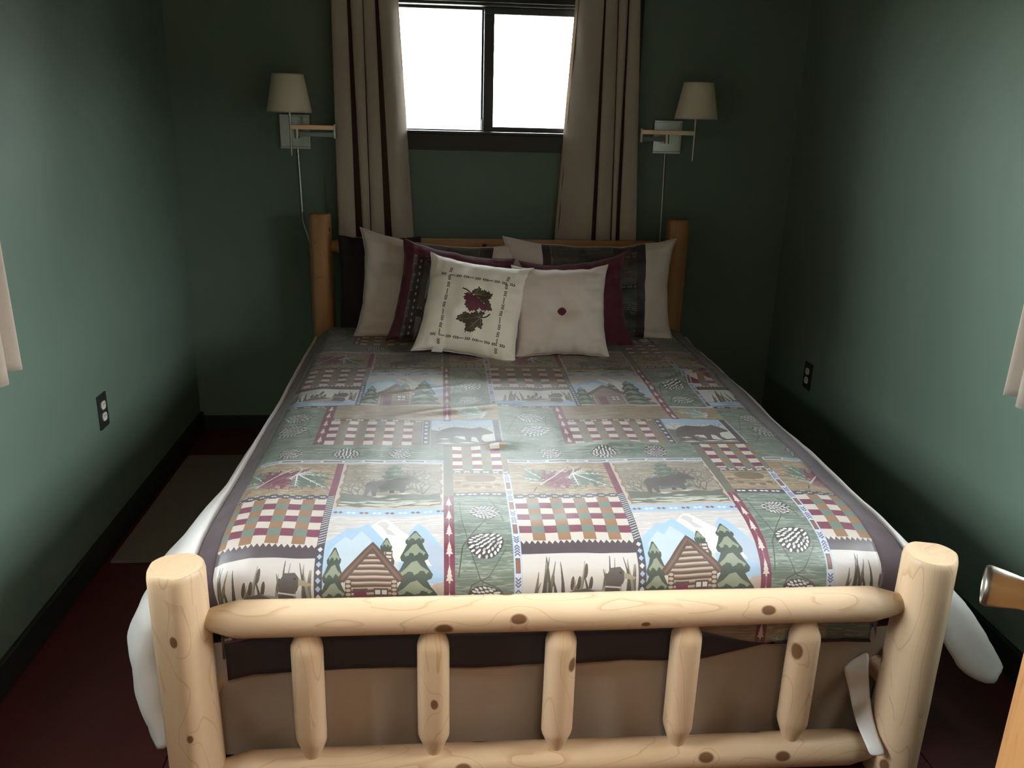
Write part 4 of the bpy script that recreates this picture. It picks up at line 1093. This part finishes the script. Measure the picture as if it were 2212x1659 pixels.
# ================================================================ pillows
def pillow(name, w, h, d, center, lean, roll, mat, label, yaw=0, n=44, pin=.06, sag=0, ear=.0, tuft=0, seed=1, gather=.5, back=None, flat=.42, group=None, cat='pillow'):
    q = [math.sin(math.pi/2*(-1+2*k/n)) for k in range(n+1)]
    q = [.55*a+.45*(-1+2*k/n) for k, a in enumerate(q)]
    V, U, F = [], [], []
    def P(u, v, side):
        T = max(0, (1-u*u)*(1-v*v))**flat*d/2
        x = w/2*u*(1-pin*(1-v*v)*abs(u)**2+ear*(u*v)**6); z = h/2*v*(1-pin*(1-u*u)*abs(v)**2+ear*(u*v)**6)
        z -= sag*h*(1-u*u)*(v+1)/2
        edge = max(abs(u), abs(v))
        T *= 1+.22*gather*noise.noise((u*3+seed, v*3, side*2.))
        wr = noise.noise((u*9+seed*2, v*1.4, 5.))*abs(v)**3+noise.noise((u*1.4, v*9+seed, 9.))*abs(u)**3
        T += gather*.017*wr*min(1, (1-edge)*7)
        if tuft: T *= 1-.60*math.exp(-(u*u+v*v)/.045)-.10*math.exp(-(u*u)/.004)*(1-abs(v))-.10*math.exp(-(v*v)/.004)*(1-abs(u))
        return Vector((x+.004*noise.noise((v*4, seed, 1.)), -side*max(T, .0), z+.006*noise.noise((u*4, seed, 2.))*edge))
    idx = {}
    for side in (1, -1):
        for j in range(n+1):
            for i in range(n+1):
                if side == -1 and (i in (0, n) or j in (0, n)): idx[(side, i, j)] = idx[(1, i, j)]; continue
                idx[(side, i, j)] = len(V); V.append(P(q[i], q[j], side)); U.append(((q[i]+1)/2, (q[j]+1)/2))
    for side in (1, -1):
        for j in range(n):
            for i in range(n):
                f = [idx[(side, i, j)], idx[(side, i+1, j)], idx[(side, i+1, j+1)], idx[(side, i, j+1)]]
                F.append(f if side == 1 else f[::-1])
    o = obj(name, V, F, mat, None, True, U)
    if back:
        o.data.materials.append(back)
        o.data.polygons.foreach_set('material_index', [0]*(n*n)+[1]*(n*n))
    M = Matrix.Rotation(R(yaw), 4, 'Z') @ Matrix.Rotation(-R(lean), 4, 'X') @ Matrix.Rotation(R(roll), 4, 'Y')
    o.matrix_world = Matrix.Translation(center) @ M
    tag(o, label, cat, group)
    pip = MB(); ring = [P(q[i], -1, 1) for i in range(0, n, 2)]+[P(1, q[j], 1) for j in range(0, n, 2)]+[P(q[i], 1, 1) for i in range(n, 0, -2)]+[P(-1, q[j], 1) for j in range(n, 0, -2)]
    pip.tube(ring+[ring[0]], .0022, 6)
    pp = pip.build('seam', back or mat, o, True)
    o['_'] = 0; del o['_']
    return o, P
PX = 1600.0
def region(c, x0, y0, w, h):
    """a piece of the patchwork cloth, wrapped round"""
    H, W = TILE.a.shape[:2]
    jj = ((x0+np.arange(int(w*PX))/PX)*2000).astype(int) % W; ii = ((y0+np.arange(int(h*PX))/PX)*2000).astype(int) % H
    return TILE.a[ii][:, jj]
def paste(c, x, y, a):
    i, j = int(y*PX), int(x*PX); h, w = a.shape[:2]; h = min(h, c.H-i); w = min(w, c.W-j); c.a[i:i+h, j:j+w] = a[:h, :w]
def sham_print(w, h, x0, x1, sx, sy):
    c = Canvas(w, h, (214, 200, 192))
    a = region(c, sx, sy, x1-x0, h)
    paste(c, x0, 0, a*.58)
    c.rect(x0-.018, 0, x0+.012, h, (52, 42, 46)); c.rect(x1-.014, 0, x1+.024, h, (52, 42, 46))
    return c
ML = cloth_print('left sham cloth', sham_print(.68, .44, .205, .535, .26, .20).a, ext='EXTEND')
MR = cloth_print('right sham cloth', sham_print(.72, .44, .165, .570, .27, .20).a, ext='EXTEND')
pillow('dark_pillow', .36, .42, .085, (-.545, 2.115, .790), 4, 0, M_BLACKC, 'near black pillow standing behind the left sham beside the headboard post', gather=.6, seed=9)
pillow('pillow_sham', .68, .455, .150, (-.285, 1.995, .788), 12, 4.5, ML, 'cream pillow sham with dark printed middle panel behind the leaf cushion', gather=1.2, sag=.05, ear=.05, seed=3, back=M_CREAM, flat=.36)
pillow('pillow_sham', .735, .440, .150, (.375, 1.985, .795), 13, 0, MR, 'cream pillow sham with dark printed middle panel behind the button cushion', gather=1.2, sag=.04, ear=.05, seed=6, back=M_CREAM, flat=.36)
# burgundy cushions
c = Canvas(.46, .44, (92, 36, 54)); a = region(c, -.02, .06, .34, .44); paste(c, .045, 0, a*.62)
c.rect(.060, 0, .095, .44, (52, 42, 46))
for k in range(14): c.ell(.078, .03+k*.03, .004, .007, (150, 146, 146))
c.rect(.12, 0, .165, .20, (62, 50, 52)); c.rect(.12, .20, .225, .35, (120, 126, 134))
for k in range(7): c.line([(.13+k*.014, .04+.012*(k % 3)), (.135+k*.014, .12), (.128+k*.014, .22)], .008, (50, 48, 48), .003)
c.rect(0, .385, .46, .44, (96, 38, 58))
MBL = cloth_print('burgundy cushion print', c.a, ext='EXTEND')
pillow('burgundy_pillow', .45, .41, .155, (-.235, 1.840, .782), 16, 10, MBL, 'burgundy pillow with dark lodge print behind the leaf cushion', gather=1.3, ear=.05, seed=12, back=M_BURG, flat=.36)
pillow('burgundy_pillow', .42, .385, .165, (.300, 1.832, .762), 17, -6, M_BURG, 'plain burgundy pillow tilted behind the cream button cushion', gather=1.3, ear=.10, seed=15, pin=.09)
# leaf cushion
S = .40; c = Canvas(S, S, (250, 246, 234))
U = lambda u: u*S
K, GY = (46, 42, 38), (158, 150, 132)
b = (.235, .150, .815, .790)
def run(p, q, horiz):
    L = (q-p); n = 3; seg = L/n
    for k in range(n):
        yield p+k*seg, p+k*seg+seg*.30, p+k*seg+seg*.40, p+k*seg+seg*.70
for yv in (b[1], b[3]):
    for s0, s1, c0, c1 in run(b[0], b[2], True):
        c.line([(U(s0), U(yv)), (U(s1), U(yv))], .0055, GY)
        c.chevrons(U(c0), U(yv), 3, .0075, .006, .011, K, True, 1, .003); c.chevrons(U(c0)+.030, U(yv), 3, .0075, .006, .011, K, True, -1, .003)
    c.chevrons(U(b[0])-.034, U(yv), 3, .0075, .006, .011, K, True, -1, .003); c.chevrons(U(b[2])+.016, U(yv), 3, .0075, .006, .011, K, True, 1, .003)
for xv in (b[0], b[2]):
    for s0, s1, c0, c1 in run(b[1], b[3], False):
        c.line([(U(xv), U(s0)), (U(xv), U(s1))], .0055, GY)
        c.chevrons(U(xv), U(c0), 3, .0075, .006, .011, K, False, 1, .003); c.chevrons(U(xv), U(c0)+.030, 3, .0075, .006, .011, K, False, -1, .003)
    c.chevrons(U(xv), U(b[1])-.034, 3, .0075, .006, .011, K, False, -1, .003); c.chevrons(U(xv), U(b[3])+.016, 3, .0075, .006, .011, K, False, 1, .003)
def cu(x, y):      # drawn on the cushion's own square
    u = .235+.58*(x-(1505-.216*(y-745)))/560; v = .79-.64*(y-(745+(x-1505)*.081))/552
    return (U(u), U(v))
def draw(pts, col): c.poly([cu(*q) for q in serr(pts, 5)], col)
def vein(a, b, w, col): c.line([cu(*a), cu(*b)], w, col, w*.3)
DKL, OL, VN = (40, 36, 32), (82, 76, 60), (156, 150, 132)
up = [(1712, 905), (1725, 880), (1745, 865), (1765, 862), (1785, 838), (1800, 868), (1818, 872), (1838, 862), (1850, 880), (1880, 880), (1885, 893), (1917, 905), (1900, 925), (1895, 945), (1870, 950),
      (1880, 975), (1895, 1000), (1905, 1050), (1870, 1040), (1840, 1000), (1800, 960), (1740, 920)]
draw(up, DKL); draw([(1812+(x-1812)*.93, 930+(y-930)*.93) for x, y in up], OL)
for t in ((1890, 912), (1880, 1030), (1785, 855), (1850, 885)): vein((1738, 915), t, .0022, VN)
for a_, b_ in (((1800, 913), (1820, 890)), ((1830, 913), (1850, 935)), ((1820, 965), (1850, 960))): vein(a_, b_, .0016, VN)
draw([(1645, 910), (1690, 905), (1720, 915), (1760, 930), (1800, 965), (1820, 985), (1850, 1000), (1880, 1020), (1905, 1052), (1860, 1045), (1840, 1055), (1800, 1045), (1790, 1030), (1770, 1045), (1755, 1070),
      (1740, 1050), (1720, 1060), (1690, 1065), (1680, 1045), (1660, 1030), (1645, 1005), (1660, 980), (1640, 960), (1635, 940), (1655, 935)], (104, 50, 70))
c.line([cu(1715, 912), cu(1690, 893), (cu(1665, 878)), cu(1628, 868)], .0048, DKL)
lo = [(1557, 1140), (1590, 1105), (1620, 1095), (1635, 1075), (1660, 1070), (1690, 1085), (1720, 1075), (1745, 1070), (1760, 1045), (1775, 1075), (1795, 1070), (1800, 1050), (1815, 1065), (1840, 1060), (1835, 1085),
      (1800, 1110), (1812, 1140), (1808, 1180), (1790, 1215), (1765, 1195), (1745, 1205), (1735, 1235), (1710, 1245), (1690, 1252), (1660, 1240), (1638, 1253), (1645, 1215), (1650, 1180), (1625, 1165), (1590, 1155)]
draw(lo, DKL); draw([(1700+(x-1700)*.94, 1145+(y-1145)*.94) for x, y in lo], OL)
for t in ((1590, 1138), (1660, 1232), (1785, 1200), (1690, 1090), (1765, 1062), (1815, 1075)): vein((1798, 1112), t, .0026, VN)
for a_, b_ in (((1700, 1125), (1670, 1100)), ((1680, 1128), (1650, 1150)), ((1730, 1172), (1690, 1165)), ((1715, 1185), (1730, 1215))): vein(a_, b_, .0018, VN)
c.line([cu(1795, 1113), cu(1830, 1112), cu(1862, 1100), cu(1890, 1078)], .0048, DKL)
MLEAF = cloth_print('leaf cushion cloth', c.a, ext='EXTEND', bump=.12)
lc, P = pillow('leaf_cushion', .40, .388, .150, (-.150, 1.668, .780), 26, 7, MLEAF, 'white square cushion with two printed maple leaves in an arrow border', n=52, pin=.06, ear=.06, seed=21, back=M_WHITEC, gather=.9, yaw=-9, cat='cushion')
tg = MB().add([P(-.62, -.97, 1)+Vector(q) for q in ((0, -.004, 0), (.040, -.004, .004), (.042, -.022, -.016), (.0, -.022, -.020))]+[P(-.62, -.97, 1)+Vector(q) for q in ((0, -.003, -.002), (.040, -.003, .002), (.042, -.021, -.018), (.0, -.021, -.022))],
              [(0, 1, 2, 3), (7, 6, 5, 4), (0, 4, 5, 1), (1, 5, 6, 2), (2, 6, 7, 3), (3, 7, 4, 0)]).build('care_tag', M_WHITEC, lc)
bc, P = pillow('button_cushion', .372, .360, .160, (.205, 1.672, .770), 18, -1, M_CREAM, 'plain cream square cushion with a burgundy button in its centre', n=52, pin=.07, ear=.06, seed=25, tuft=1, gather=.9, cat='cushion')
yb = P(0, 0, 1).y
bt = MB().lathe([(.0225, -.004), (.0240, .005), (.021, .0100), (.012, .0130), (.001, .0140)], 28, Matrix.Translation((.002, yb-.006, -.006)) @ Matrix.Rotation(R(90), 4, 'X')).build('button', M_BURG, bc, True)
bt['label'] = 'covered burgundy button'
